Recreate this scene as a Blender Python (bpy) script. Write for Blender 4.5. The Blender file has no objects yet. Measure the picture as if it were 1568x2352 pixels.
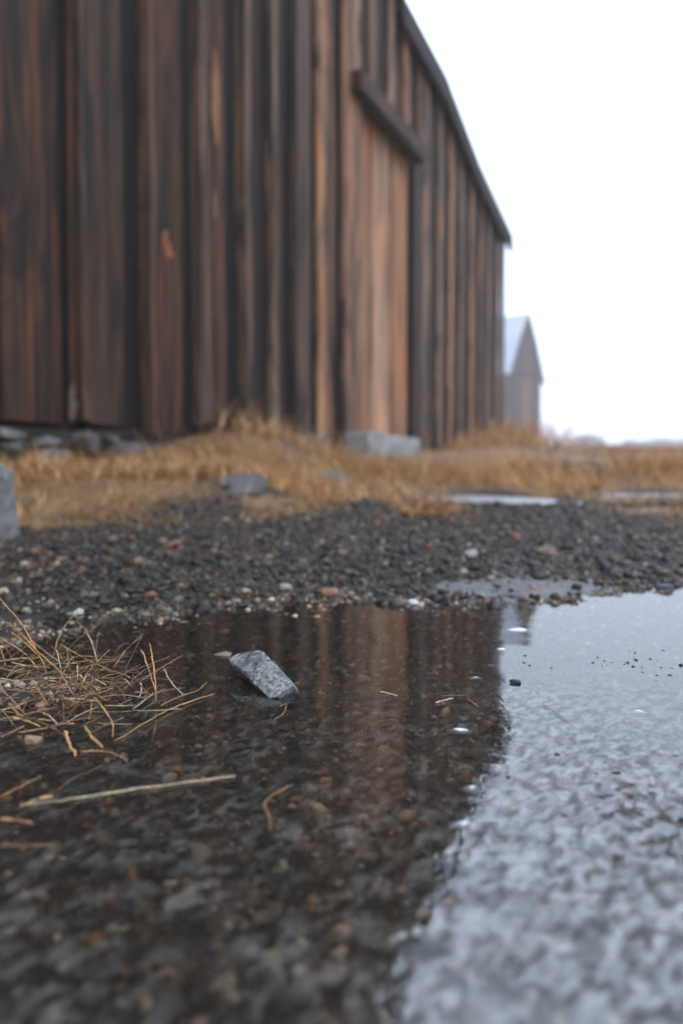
import bpy, bmesh, math, random
import numpy as np
from mathutils import Vector, noise as mnoise

# ------------------------------------------------------------------ camera, sky, sun, exposure
rng = np.random.default_rng(7)
random.seed(7)
scene = bpy.context.scene
col = scene.collection
CAM_H = 0.15
PITCH = math.radians(2.5)
LENS = 28.0
FPX = LENS / 36.0 * 2352.0

cam_data = bpy.data.cameras.new("camera")
cam = bpy.data.objects.new("camera", cam_data)
col.objects.link(cam)
cam.location = (0, 0, CAM_H)
cam.rotation_euler = (math.pi / 2 - PITCH, 0, 0)
cam_data.sensor_fit = 'VERTICAL'
cam_data.sensor_height = 36.0
cam_data.lens = LENS
cam_data.clip_start = 0.01
cam_data.clip_end = 2000
cam_data.dof.use_dof = True
cam_data.dof.focus_distance = 0.56
cam_data.dof.aperture_fstop = 4.6
scene.camera = cam

SUN_EL, SUN_AZ = math.radians(48), math.radians(150)   # soft sun behind the overcast, behind the camera to the side
world = bpy.data.worlds.new("World")
scene.world = world
world.use_nodes = True
wn, wl = world.node_tree.nodes, world.node_tree.links
wn.clear()
w_out = wn.new('ShaderNodeOutputWorld')
w_sky = wn.new('ShaderNodeTexSky')
w_sky.sky_type = 'NISHITA'
w_sky.sun_disc = False
w_sky.sun_elevation = SUN_EL
w_sky.sun_rotation = SUN_AZ
w_sky.dust_density = 4.0
w_b1 = wn.new('ShaderNodeBackground')
w_b1.inputs['Strength'].default_value = 0.10
wl.new(w_sky.outputs[0], w_b1.inputs['Color'])
# overcast cloud sheet: brighter overhead than at the horizon, as a closed cloud cover is
w_tc = wn.new('ShaderNodeTexCoord')
w_sep = wn.new('ShaderNodeSeparateXYZ')
wl.new(w_tc.outputs['Generated'], w_sep.inputs[0])
w_cl = wn.new('ShaderNodeMath'); w_cl.operation = 'MAXIMUM'; w_cl.inputs[1].default_value = 0.0
wl.new(w_sep.outputs['Z'], w_cl.inputs[0])
w_ma = wn.new('ShaderNodeMath'); w_ma.operation = 'MULTIPLY_ADD'
w_ma.inputs[1].default_value = 2.2
w_ma.inputs[2].default_value = 1.45
wl.new(w_cl.outputs[0], w_ma.inputs[0])
w_b2 = wn.new('ShaderNodeBackground')
w_b2.inputs['Color'].default_value = (0.82, 0.955, 1.18, 1)
wl.new(w_ma.outputs[0], w_b2.inputs['Strength'])
w_mix = wn.new('ShaderNodeMixShader')
w_mix.inputs[0].default_value = 0.88
wl.new(w_b1.outputs[0], w_mix.inputs[1])
wl.new(w_b2.outputs[0], w_mix.inputs[2])
wl.new(w_mix.outputs[0], w_out.inputs['Surface'])

sun_data = bpy.data.lights.new("sun", 'SUN')
sun_data.energy = 0.6
sun_data.angle = math.radians(30)
sun_data.color = (1.0, 0.96, 0.9)
sun = bpy.data.objects.new("sun", sun_data)
col.objects.link(sun)
sd = Vector((math.sin(SUN_AZ) * math.cos(SUN_EL), math.cos(SUN_AZ) * math.cos(SUN_EL), math.sin(SUN_EL)))
sun.rotation_euler = sd.to_track_quat('Z', 'Y').to_euler()

scene.view_settings.view_transform = 'Standard'
scene.view_settings.look = 'None'
scene.view_settings.gamma = 1.0
scene.view_settings.exposure = 0.0
scene.view_settings.use_curve_mapping = False
scene.render.engine = 'CYCLES'
cy = scene.cycles
cy.max_bounces = 5
cy.diffuse_bounces = 2
cy.glossy_bounces = 2
cy.transmission_bounces = 4
cy.volume_bounces = 1
cy.transparent_max_bounces = 12
cy.use_adaptive_sampling = True
cy.adaptive_threshold = 0.02
cy.use_denoising = True
cy.denoiser = 'OPENIMAGEDENOISE'
cy.caustics_reflective = False
cy.caustics_refractive = False

# ------------------------------------------------------------------ helpers
SP, CP = math.sin(PITCH), math.cos(PITCH)


def ray(x, y):
    """direction of the sight line at point (x, y) of the 1568 x 2352 picture, scaled to 1 m of depth along +Y"""
    u, v = (x - 784.0) / FPX, (1176.0 - y) / FPX
    d = np.array([u, CP + v * SP, v * CP - SP])
    return d / d[1]


def at_z(x, y, z=0.0):
    d = ray(x, y)
    t = (z - CAM_H) / d[2]
    return np.array([d[0] * t, t, z])


def at_y(x, y, Y):
    d = ray(x, y)
    return np.array([d[0] * Y, Y, CAM_H + d[2] * Y])


PHI = math.atan((1600 - 784) / FPX)
DW = np.array([math.sin(PHI), math.cos(PHI), 0.0])     # along the gable wall, away from the camera
NW = np.array([math.cos(PHI), -math.sin(PHI), 0.0])    # out of the gable wall
CORNER = at_y(1158, 600, 11.0) * np.array([1, 1, 0])


def wall_hit(x, y, off=0.0):
    """(s, z): s metres from the far corner towards the camera, on the wall plane moved out by off"""
    d = ray(x, y)
    P = CORNER + NW * off
    t = P.dot(NW) / d.dot(NW)
    q = d * t
    return float(-(q - P).dot(DW)), float(q[2] + CAM_H)


def wall_pt(s, off, z):
    p = CORNER - DW * s + NW * off
    return (p[0], p[1], z)


def sstep(a, b, x):
    t = np.clip((x - a) / (b - a), 0, 1)
    return t * t * (3 - 2 * t)


def link(name, mesh, mat=None, parent=None, smooth=False):
    o = bpy.data.objects.new(name, mesh)
    col.objects.link(o)
    if mat is not None and not mesh.materials:
        mesh.materials.append(mat)
    if parent is not None:
        o.parent = parent
    if smooth:
        mesh.polygons.foreach_set('use_smooth', [True] * len(mesh.polygons))
    return o


def tag(o, label=None, cat=None, group=None, kind=None):
    if label: o['label'] = label
    if cat: o['category'] = cat
    if group: o['group'] = group
    if kind: o['kind'] = kind
    return o


def empty(name, loc=(0, 0, 0)):
    o = bpy.data.objects.new(name, None)
    o.empty_display_size = 0.1
    o.location = loc
    col.objects.link(o)
    return o


def np_mesh(name, verts, faces, colors=None):
    """verts (n,3), faces (m,k) with one k"""
    me = bpy.data.meshes.new(name)
    verts = np.asarray(verts, dtype=np.float32)
    faces = np.asarray(faces, dtype=np.int32)
    m, k = faces.shape
    me.vertices.add(len(verts)); me.vertices.foreach_set('co', verts.ravel())
    me.loops.add(m * k); me.loops.foreach_set('vertex_index', faces.ravel())
    me.polygons.add(m)
    me.polygons.foreach_set('loop_start', np.arange(0, m * k, k, dtype=np.int32))
    if colors is not None:
        a = me.color_attributes.new('tint', 'FLOAT_COLOR', 'POINT')
        c = np.ones((len(verts), 4), dtype=np.float32); c[:, :3] = colors
        a.data.foreach_set('color', c.ravel())
    me.update(calc_edges=True)
    me.validate()
    return me


def vnoise(P, scale, seed=0.0):
    """value noise on an (n,2) array, range about -1..1"""
    p = P * scale + seed * 17.31
    i = np.floor(p).astype(np.int64); f = p - i
    f = f * f * (3 - 2 * f)

    def h(a, b):
        n = (a * 374761393 + b * 668265263 + int(seed * 1013)) & 0x7fffffff
        n = ((n ^ (n >> 13)) * 1274126177) & 0x7fffffff
        return ((n ^ (n >> 16)) & 0xffff) / 32767.5 - 1
    x0, y0 = i[:, 0], i[:, 1]
    a, b = h(x0, y0), h(x0 + 1, y0)
    c, d = h(x0, y0 + 1), h(x0 + 1, y0 + 1)
    return (a * (1 - f[:, 0]) + b * f[:, 0]) * (1 - f[:, 1]) + (c * (1 - f[:, 0]) + d * f[:, 0]) * f[:, 1]


# ------------------------------------------------------------------ materials
class NT:
    def __init__(self, name):
        self.m = bpy.data.materials.new(name)
        self.m.use_nodes = True
        self.t = self.m.node_tree
        self.n = self.t.nodes
        self.b = self.n['Principled BSDF']

    def new(self, kind, **kw):
        n = self.n.new(kind)
        for k, v in kw.items(): setattr(n, k, v)
        return n

    def ln(self, a, b): self.t.links.new(a, b)

    def coords(self, scale, kind='Object', rand=False):
        tc = self.new('ShaderNodeTexCoord')
        mp = self.new('ShaderNodeMapping')
        mp.inputs['Scale'].default_value = scale
        self.ln(tc.outputs[kind], mp.inputs['Vector'])
        if rand:
            oi = self.new('ShaderNodeObjectInfo')
            mu = self.new('ShaderNodeMath', operation='MULTIPLY'); mu.inputs[1].default_value = 97.0
            self.ln(oi.outputs['Random'], mu.inputs[0])
            self.ln(mu.outputs[0], mp.inputs['Location'])
        return mp.outputs[0]

    def noise(self, vec, scale=1.0, detail=4.0, rough=0.55, dist=0.0):
        n = self.new('ShaderNodeTexNoise')
        n.inputs['Scale'].default_value = scale
        n.inputs['Detail'].default_value = detail
        n.inputs['Roughness'].default_value = rough
        n.inputs['Distortion'].default_value = dist
        if vec is not None: self.ln(vec, n.inputs['Vector'])
        return n

    def ramp(self, fac, stops):
        r = self.new('ShaderNodeValToRGB')
        e = r.color_ramp.elements
        while len(e) < len(stops): e.new(0.5)
        for el, (p, c) in zip(e, stops):
            el.position = p
            el.color = (c, c, c, 1) if not hasattr(c, '__len__') else (*c, 1)
        self.ln(fac, r.inputs[0])
        return r.outputs[0]

    def mix(self, fac, a, b, blend='MIX'):
        n = self.new('ShaderNodeMix', data_type='RGBA', blend_type=blend)
        for sock, v in ((n.inputs[0], fac), (n.inputs[6], a), (n.inputs[7], b)):
            if hasattr(v, 'is_output'): self.ln(v, sock)
            elif hasattr(v, '__len__'): sock.default_value = (*v, 1)
            else: sock.default_value = v
        return n.outputs[2]

    def math(self, op, a, b=0.0):
        n = self.new('ShaderNodeMath', operation=op)
        for i, v in enumerate((a, b)):
            if hasattr(v, 'is_output'): self.ln(v, n.inputs[i])
            else: n.inputs[i].default_value = v
        return n.outputs[0]

    def bump(self, h, strength=0.4, dist=0.01):
        b = self.new('ShaderNodeBump')
        b.inputs['Strength'].default_value = strength
        b.inputs['Distance'].default_value = dist
        self.ln(h, b.inputs['Height'])
        self.ln(b.outputs[0], self.b.inputs['Normal'])
        return b

    def base(self, c): self.ln(c, self.b.inputs['Base Color'])


def mat_wood(name, worn=1.0, rough=0.72):
    """weathered board: object colour = the tone set for each board, grain, knots and stains on top"""
    t = NT(name)
    oi = t.new('ShaderNodeObjectInfo')
    grain = t.noise(t.coords((48, 48, 0.9), rand=True), 1.0, 7, 0.62, 0.5)
    fine = t.noise(t.coords((170, 170, 2.4), rand=True), 1.0, 4, 0.6)
    broad = t.noise(t.coords((10, 10, 0.9), rand=True), 1.0, 5, 0.65, 0.6)
    stain = t.noise(t.coords((7.0, 7.0, 0.9), rand=True), 1.0, 6, 0.68, 1.0)
    warm = t.noise(t.coords((11, 11, 1.1), rand=True), 1.0, 4, 0.55)
    c = t.mix(1.0, oi.outputs['Color'], t.ramp(grain.outputs['Fac'], [(0.33, 0.22), (0.47, 0.85), (0.56, 1.15), (0.70, 1.9)]), 'MULTIPLY')
    c = t.mix(t.ramp(warm.outputs['Fac'], [(0.50, 0.0), (0.68, 0.7)]), c, t.mix(1.0, c, (1.9, 0.98, 0.58), 'MULTIPLY'))
    c = t.mix(0.7, c, t.ramp(fine.outputs['Fac'], [(0.32, 0.45), (0.68, 1.5)]), 'MULTIPLY')
    c = t.mix(t.ramp(broad.outputs['Fac'], [(0.52, 0.0), (0.74, 0.5 * worn)]), c, t.mix(1.0, oi.outputs['Color'], (1.4, 1.65, 1.85), 'MULTIPLY'))
    c = t.mix(t.ramp(stain.outputs['Fac'], [(0.46, 0.0), (0.60, 0.93 * worn)]), c, (0.014, 0.012, 0.011))
    vor = t.new('ShaderNodeTexVoronoi')
    t.ln(t.coords((5.0, 5.0, 1.7), rand=True), vor.inputs['Vector'])
    c = t.mix(t.ramp(vor.outputs['Distance'], [(0.05, 0.8), (0.13, 0.0)]), c, (0.03, 0.016, 0.010))
    c = t.mix(1.0, c, (1.12, 0.92, 0.72), 'MULTIPLY')
    t.base(c)
    t.b.inputs['Roughness'].default_value = rough
    t.b.inputs['Specular IOR Level'].default_value = 0.2
    h = t.math('ADD', grain.outputs['Fac'], t.math('MULTIPLY', fine.outputs['Fac'], 0.5))
    t.bump(h, 0.9, 0.02)
    return t.m


def mat_tint(name, rough=0.5, spec=0.5, bump_scale=300.0, bump=0.3, dist=0.002, speck=0.5):
    """per-piece tint stored on the mesh, with fine mottling"""
    t = NT(name)
    a = t.new('ShaderNodeAttribute', attribute_name='tint')
    n = t.noise(t.coords((bump_scale,) * 3), 1.0, 4, 0.65)
    c = t.mix(speck, a.outputs['Color'], t.ramp(n.outputs['Fac'], [(0.3, 0.35), (0.7, 1.6)]), 'MULTIPLY')
    t.base(c)
    t.b.inputs['Roughness'].default_value = rough
    t.b.inputs['Specular IOR Level'].default_value = spec
    t.bump(n.outputs['Fac'], bump, dist)
    return t.m


def mat_stone(name, c0, c1, c2, scale=60.0, rough=0.65, dist=0.004, spec=0.4):
    t = NT(name)
    v = t.coords((scale,) * 3, rand=True)
    n1 = t.noise(v, 0.25, 5, 0.6, 0.3)
    n2 = t.noise(v, 1.0, 8, 0.7, 0.2)
    c = t.mix(t.ramp(n2.outputs['Fac'], [(0.40, 0.0), (0.60, 1.0)]), c0, c1)
    c = t.mix(t.ramp(n1.outputs['Fac'], [(0.48, 0.0), (0.66, 0.8)]), c, c2)
    t.base(c)
    t.b.inputs['Roughness'].default_value = rough
    t.b.inputs['Specular IOR Level'].default_value = spec
    t.bump(n2.outputs['Fac'], 0.8, dist)
    return t.m


M_WOOD = mat_wood('weathered_wood')
M_DOORWOOD = mat_wood('sheltered_wood', worn=0.4)
M_GRAVEL = mat_tint('wet_gravel', rough=0.42, spec=0.2, bump_scale=420.0)
M_GRASS = mat_tint('dry_grass', rough=0.6, spec=0.25, bump_scale=60.0, bump=0.0, speck=0.4)
M_STRAW = mat_tint('dead_stalk', rough=0.42, spec=0.5, bump_scale=700.0, bump=0.6, dist=0.0008, speck=1.0)
M_STONE_GREY = mat_stone('grey_fieldstone', (0.050, 0.048, 0.048), (0.115, 0.108, 0.103), (0.022, 0.021, 0.020), 18, dist=0.02)
M_STONE_PALE = mat_stone('pale_fieldstone', (0.15, 0.14, 0.132), (0.30, 0.285, 0.27), (0.08, 0.075, 0.07), 18, dist=0.02)
M_STONE_MAUVE = mat_stone('mauve_fieldstone', (0.065, 0.052, 0.052), (0.12, 0.098, 0.098), (0.035, 0.03, 0.03), 14, dist=0.02)
M_ROCK = mat_stone('speckled_granite', (0.016, 0.024, 0.028), (0.34, 0.32, 0.29), (0.045, 0.056, 0.063), 260, rough=0.5, dist=0.0035, spec=0.5)

# ground: mud under gravel, straw-coloured thatch under the grass
t = NT('ground_soil')
a = t.new('ShaderNodeAttribute', attribute_name='tint')
n1 = t.noise(t.coords((130,) * 3), 1.0, 7, 0.7)
n2 = t.noise(t.coords((9,) * 3), 1.0, 5, 0.6)
c = t.mix(0.9, a.outputs['Color'], t.ramp(n1.outputs['Fac'], [(0.32, 0.35), (0.68, 1.75)]), 'MULTIPLY')
c = t.mix(0.6, c, t.ramp(n2.outputs['Fac'], [(0.3, 0.5), (0.7, 1.5)]), 'MULTIPLY')
t.base(c)
t.b.inputs['Roughness'].default_value = 0.55
t.b.inputs['Specular IOR Level'].default_value = 0.2
t.bump(n1.outputs['Fac'], 0.8, 0.006)
M_GROUND = t.m

# water: clear, mirror by Fresnel; a thin uneven skin of ice dimples it close to the camera and over the shallow patches
def mat_water(name, tint, d1, ior=1.36, skin=False):
    t = NT(name)
    t.n.remove(t.b)
    out = t.n['Material Output']
    n2 = t.noise(t.coords((10, 8, 8)), 1.0, 2, 0.5)
    h = t.math('MULTIPLY', n2.outputs['Fac'], d1)
    m1 = None
    if skin:
        n1 = t.noise(t.coords((125, 85, 85)), 1.0, 2, 0.5, 0.6)
        tc = t.new('ShaderNodeTexCoord'); sp = t.new('ShaderNodeSeparateXYZ')
        t.ln(tc.outputs['Object'], sp.inputs[0])
        edge = t.noise(t.coords((7, 7, 7)), 1.0, 3, 0.6)
        yy = t.math('ADD', sp.outputs['Y'], t.math('MULTIPLY', edge.outputs['Fac'], 0.36))
        m1 = t.ramp(yy, [(0.46, 1.0), (0.58, 0.6), (0.82, 0.0)])
        h1 = t.math('MULTIPLY', t.math('MULTIPLY', n1.outputs['Fac'], m1), SKIN)
        h = t.math('ADD', h, h1)
    bp = t.new('ShaderNodeBump')
    bp.inputs['Strength'].default_value = 1.0
    bp.inputs['Distance'].default_value = 1.0
    t.ln(h, bp.inputs['Height'])
    fr = t.new('ShaderNodeFresnel'); fr.inputs['IOR'].default_value = ior
    gl = t.new('ShaderNodeBsdfGlossy'); gl.inputs['Roughness'].default_value = 0.05
    tr = t.new('ShaderNodeBsdfTransparent'); tr.inputs['Color'].default_value = (*tint, 1)
    t.ln(bp.outputs[0], fr.inputs['Normal']); t.ln(bp.outputs[0], gl.inputs['Normal'])
    under, fac = tr.outputs[0], fr.outputs[0]
    if skin:
        rot = t.new('ShaderNodeMapping'); rot.inputs['Rotation'].default_value = (0, 0, 0.6)
        t.ln(t.coords((1, 1, 1)), rot.inputs['Vector'])
        st = t.new('ShaderNodeMapping'); st.inputs['Scale'].default_value = (150, 80, 110)
        t.ln(rot.outputs[0], st.inputs['Vector'])
        f1 = t.noise(st.outputs[0], 1.0, 3, 0.55, 0.8)
        f2 = t.noise(t.coords((28, 28, 28)), 1.0, 3, 0.6)
        # frost lumps in the skin: dull grey ice where they are thick, a broken mirror between them
        lum = t.math('MULTIPLY', t.ramp(f1.outputs['Fac'], [(0.46, 0.0), (0.72, 1.0)]), t.ramp(f2.outputs['Fac'], [(0.40, 0.10), (0.64, 1.0)]))
        frost = t.new('ShaderNodeBsdfDiffuse'); frost.inputs['Color'].default_value = (0.175, 0.165, 0.15, 1)
        mu = t.new('ShaderNodeMixShader')
        t.ln(t.math('MULTIPLY', t.math('MULTIPLY', lum, m1), 0.8), mu.inputs[0])
        t.ln(tr.outputs[0], mu.inputs[1]); t.ln(frost.outputs[0], mu.inputs[2])
        under = mu.outputs[0]
        # silt hanging in the water
        silt = t.new('ShaderNodeBsdfDiffuse'); silt.inputs['Color'].default_value = (0.085, 0.072, 0.058, 1)
        ms = t.new('ShaderNodeMixShader'); ms.inputs[0].default_value = 0.09
        t.ln(under, ms.inputs[1]); t.ln(silt.outputs[0], ms.inputs[2])
        under = ms.outputs[0]
        # pitted streaks in the skin over the shallows
        pc = at_z(1500, 1870)
        dx = t.math('DIVIDE', t.math('SUBTRACT', sp.outputs['X'], float(pc[0])), 0.040)
        dy = t.math('DIVIDE', t.math('SUBTRACT', sp.outputs['Y'], float(pc[1])), 0.085)
        dd = t.math('SQRT', t.math('ADD', t.math('MULTIPLY', dx, dx), t.math('MULTIPLY', dy, dy)))
        pm = t.ramp(t.math('ADD', dd, t.math('MULTIPLY', f2.outputs['Fac'], 0.8)), [(0.0, 1.0), (0.85, 1.0), (1.0, 0.35)])
        pm = t.math('MULTIPLY', pm, t.ramp(t.math('MULTIPLY', dd, 0.5), [(0.5, 1.0), (0.8, 0.0)]))
        st2 = t.new('ShaderNodeMapping'); st2.inputs['Scale'].default_value = (150, 95, 100)
        t.ln(rot.outputs[0], st2.inputs['Vector'])
        pn = t.noise(st2.outputs[0], 1.0, 2, 0.5, 0.3)
        pit = t.math('MULTIPLY', pm, t.ramp(pn.outputs['Fac'], [(0.52, 0.0), (0.58, 1.0)]))
        soil = t.new('ShaderNodeBsdfDiffuse'); soil.inputs['Color'].default_value = (0.035, 0.027, 0.020, 1)
        mp_ = t.new('ShaderNodeMixShader')
        t.ln(pit, mp_.inputs[0]); t.ln(under, mp_.inputs[1]); t.ln(soil.outputs[0], mp_.inputs[2])
        under = mp_.outputs[0]
        g1 = t.ramp(f1.outputs['Fac'], [(0.36, 0.45), (0.50, 1.05), (0.64, 1.7)])
        gm_ = t.mix(m1, (1, 1, 1), g1)
        fac = t.math('MULTIPLY', t.math('MULTIPLY', fr.outputs[0], gm_), t.math('SUBTRACT', 1.0, t.math('MULTIPLY', pit, 0.82)))
    mx = t.new('ShaderNodeMixShader')
    t.ln(fac, mx.inputs[0]); t.ln(under, mx.inputs[1]); t.ln(gl.outputs[0], mx.inputs[2])
    t.ln(mx.outputs[0], out.inputs['Surface'])
    return t.m


SKIN = 0.00022
M_WATER = mat_water('puddle_water', (0.84, 0.80, 0.74), 0.0010, 1.85, skin=True)

t = NT('thin_ice')
n1 = t.noise(t.coords((260,) * 3, rand=True), 1.0, 5, 0.6)
t.base(t.ramp(n1.outputs['Fac'], [(0.35, (0.42, 0.45, 0.50)), (0.65, (0.72, 0.75, 0.80))]))
t.b.inputs['Roughness'].default_value = 0.32
t.b.inputs['Specular IOR Level'].default_value = 0.6
t.bump(n1.outputs['Fac'], 0.5, 0.001)
M_ICE = t.m

t = NT('metal_roofing')
n1 = t.noise(t.coords((1.5, 1.5, 9)), 1.0, 4, 0.6)
t.base(t.ramp(n1.outputs['Fac'], [(0.3, (0.20, 0.22, 0.26)), (0.7, (0.30, 0.32, 0.37))]))
t.b.inputs['Roughness'].default_value = 0.45
M_METAL = t.m

t = NT('shrub_leaf')
a = t.new('ShaderNodeAttribute', attribute_name='tint')
t.base(a.outputs['Color'])
t.b.inputs['Roughness'].default_value = 0.7
M_LEAF = t.m

# ------------------------------------------------------------------ terrain
def tan_of(x): return (x - 784.0) / FPX


SHORE = [(-900, 1420), (0, 1440), (150, 1425), (330, 1405), (520, 1385), (700, 1374), (900, 1376), (1050, 1384), (1230, 1384), (1330, 1372), (1430, 1352), (1568, 1338), (1900, 1330), (2600, 1330)]
SH_T = np.array([tan_of(x) for x, y in SHORE])
SH_Y = np.array([at_z(x, y)[1] for x, y in SHORE])
PROF_R = np.array([0.97, 1.15, 1.5, 2.2, 3.0, 4.0, 6.0, 10.0, 14.0, 40.0, 150.0, 170.0, 260.0])
PROF_Z = np.array([0.0, 0.006, 0.018, 0.045, 0.074, 0.135, 0.30, 0.49, 0.62, 1.49, 5.1, 5.4, 5.6])
POND2 = (0.52, 3.0, 0.25, 0.62, 0.068)
POND3 = (1.33, 3.25, 0.33, 0.30, 0.076)
CL = at_z(150, 1600)          # the stalk clump


def outside(X, Y):
    T = X / np.maximum(Y, 0.3)
    a = Y - np.interp(T, SH_T, SH_Y)
    return np.maximum.reduce([a, -(Y + 0.9), -X - 1.5, X - 2.3])


def ground_z(X, Y):
    X = np.atleast_1d(np.asarray(X, float)); Y = np.atleast_1d(np.asarray(Y, float))
    P = np.stack([X, Y], 1)
    o = outside(X, Y)
    o = o + 0.035 * vnoise(P, 5.0, 1) * sstep(-0.5, 0.0, o) + 0.02 * vnoise(P, 14.0, 2)
    z = np.interp(o + 0.97, PROF_R, PROF_Z)
    z = np.where(o < 0, -0.0035 * sstep(0, 0.10, -o) - 0.0145 * sstep(0.06, 0.34, -o), z)
    R = np.hypot(X, Y)
    T = X / np.maximum(Y, 0.3)
    # bank in front of the wall, with a steep grassy edge
    wl_ = sstep(0.02, -0.16, T) * (Y > 0)
    e = 0.12 * vnoise(P, 2.2, 3)
    z = z + 0.085 * wl_ * sstep(2.12 + e, 2.42 + e, Y)
    hp = at_y(560, 1025, 4.4)
    z = z + 0.15 * np.exp(-(((X - hp[0]) / 0.55) ** 2 + ((Y - hp[1]) / 0.75) ** 2))
    hp = at_y(1130, 1040, 9.5)
    z = z + 0.06 * np.exp(-(((X - hp[0]) / 1.2) ** 2 + ((Y - hp[1]) / 1.5) ** 2))
    # mud bar that carries the dead stalks
    z = z + 0.021 * np.exp(-(((X - CL[0] + 0.02) / 0.10) ** 2 + ((Y - CL[1]) / 0.055) ** 2)) * (o < 0.2)
    # shallow pebbly patches
    for (px, py, sx, sy, amp) in ((1500, 1880, 0.055, 0.06, 0.0145), (1530, 1530, 0.06, 0.06, 0.015), (1470, 2080, 0.03, 0.03, 0.010)):
        c = at_z(px, py)
        z = z + amp * np.exp(-(((X - c[0]) / sx) ** 2 + ((Y - c[1]) / sy) ** 2)) * (o < 0)
    near = np.exp(-np.maximum(R - 1.5, 0) / 2.5)
    z = z + near * (0.0035 * vnoise(P, 22, 4) + 0.0018 * vnoise(P, 60, 5)) + (1 - near) * sstep(0, 1.5, o) * 0.03 * vnoise(P, 1.3, 6)
    for (cx, cyy, ax, ay, zz) in (POND2, POND3):
        d = np.sqrt(((X - cx) / ax) ** 2 + ((Y - cyy) / ay) ** 2) + 0.14 * vnoise(P, 4.5, 8)
        z = z + (np.minimum(z, zz - 0.008) - z) * sstep(1.15, 0.95, d)
        ring = sstep(1.6, 1.1, d) * sstep(0.95, 1.05, d)
        z = z + (np.clip(z, zz + 0.004, zz + 0.012 * 3) - z) * ring
    return z


GB = [(-900, 1235), (0, 1222), (200, 1205), (400, 1188), (560, 1172), (700, 1166), (860, 1152), (960, 1163), (1100, 1166), (1250, 1162), (1400, 1172), (1568, 1190), (2400, 1190)]
GB_T = np.array([tan_of(x) for x, y in GB])
GB_Y = np.array([1.62, 1.68, 1.86, 2.05, 2.2, 2.3, 2.6, 2.45, 2.4, 2.45, 2.25, 2.0, 2.0])


def pond_d(X, Y):
    return np.minimum(*[np.sqrt(((X - cx) / ax) ** 2 + ((Y - cyy) / ay) ** 2) for (cx, cyy, ax, ay, zz) in (POND2, POND3)])


def grassness(X, Y):
    P = np.stack([X, Y], 1)
    T = X / np.maximum(Y, 0.3)
    g = sstep(-0.18, 0.22, Y - np.interp(T, GB_T, GB_Y) + 0.32 * vnoise(P, 2.6, 11) + 0.20 * vnoise(P, 8.0, 12))
    # worn wheel track running away on the open side
    tr = np.exp(-((X - (0.95 + 0.28 * (Y - 3.0))) / (0.20 + 0.03 * Y)) ** 2) * (Y > 2.6) * (Y < 40)
    g = g * (1 - 0.75 * tr * sstep(-0.35, 0.3, vnoise(P, 2.0, 13)))
    g = g * (1 - 0.95 * np.exp(-(((X + 0.40) / 0.17) ** 2 + ((Y - 2.14) / 0.13) ** 2) ** 2))      # bare dark mud paints in the shade of the hollow under the bank
    for (cx, cyy, ax, ay, zz) in (POND2, POND3):
        g = g * sstep(0.95, 1.15, np.sqrt(((X - cx) / ax) ** 2 + ((Y - cyy) / ay) ** 2))
    behind = sstep(0.3, 1.2, outside(X, Y))
    return np.where(Y > 0.3, g, behind)


NA_F, NA_B, NR = 340, 70, 400
ang = np.concatenate([np.linspace(-0.62, 0.62, NA_F, endpoint=False), np.linspace(0.62, 2 * math.pi - 0.62, NA_B, endpoint=False)])
NA = len(ang)
rad = np.geomspace(0.06, 250.0, NR)
RR, AA = np.meshgrid(rad, ang, indexing='ij')
GX, GY = (RR * np.sin(AA)).ravel(), (RR * np.cos(AA)).ravel()
GZ = ground_z(GX, GY)
V = np.stack([GX, GY, GZ], 1)
V = np.vstack([V, [[0, 0, float(ground_z(0, 0)[0])]]])
i, j = np.meshgrid(np.arange(NR - 1), np.arange(NA), indexing='ij')
jn = (j + 1) % NA
F = np.stack([i * NA + j, i * NA + jn, (i + 1) * NA + jn, (i + 1) * NA + j], -1).reshape(-1, 4)
F = F[:, ::-1]
cap = np.stack([np.full(NA, NR * NA), np.arange(NA), (np.arange(NA) + 1) % NA, (np.arange(NA) + 1) % NA], 1)
g = grassness(GX, GY)[:, None]
o_ = outside(GX, GY)[:, None]
mud = np.array([[0.028, 0.024, 0.020]])
bed = np.array([[0.030, 0.024, 0.018]])
straw = np.array([[0.20, 0.115, 0.052]])
C = mud * (1 - g) + straw * g
dm = ((GX - at_z(1225, 1362)[0]) / 0.13) ** 2 + ((GY - at_z(1225, 1358)[1]) / 0.075) ** 2
C = np.where((dm < 1.2)[:, None], np.array([[0.115, 0.112, 0.11]]), C)
C = np.where(o_ < -0.06, bed, C)
C = np.vstack([C, bed])
gm = np_mesh('ground', V, F, C)
ground = link('ground', gm, M_GROUND, smooth=True)
tag(ground, kind='structure')


def water_sheet(name, verts, mat):
    me = bpy.data.meshes.new(name)
    me.from_pydata([tuple(v) for v in verts], [], [list(range(len(verts)))])
    o = link(name, me, mat)
    return tag(o, kind='structure')


water_sheet('puddle_water', [(-1.7, -1.1, 0), (2.5, -1.1, 0), (2.5, 1.9, 0), (-1.7, 1.9, 0)], M_WATER)
t = NT('frozen_puddle')
n1 = t.noise(t.coords((7, 7, 7)), 1.0, 5, 0.6)
t.base(t.ramp(n1.outputs['Fac'], [(0.35, (0.20, 0.205, 0.215)), (0.65, (0.36, 0.37, 0.39))]))
t.b.inputs['Roughness'].default_value = 0.30
t.b.inputs['Specular IOR Level'].default_value = 0.6
t.bump(n1.outputs['Fac'], 0.5, 0.02)
for (cx, cyy, ax, ay, zz) in (POND2, POND3):
    vs = [(cx + 1.25 * ax * math.cos(a), cyy + 1.25 * ay * math.sin(a), zz) for a in np.linspace(0, 2 * math.pi, 40, endpoint=False)]
    water_sheet('frozen_puddle', vs, t.m)

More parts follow.
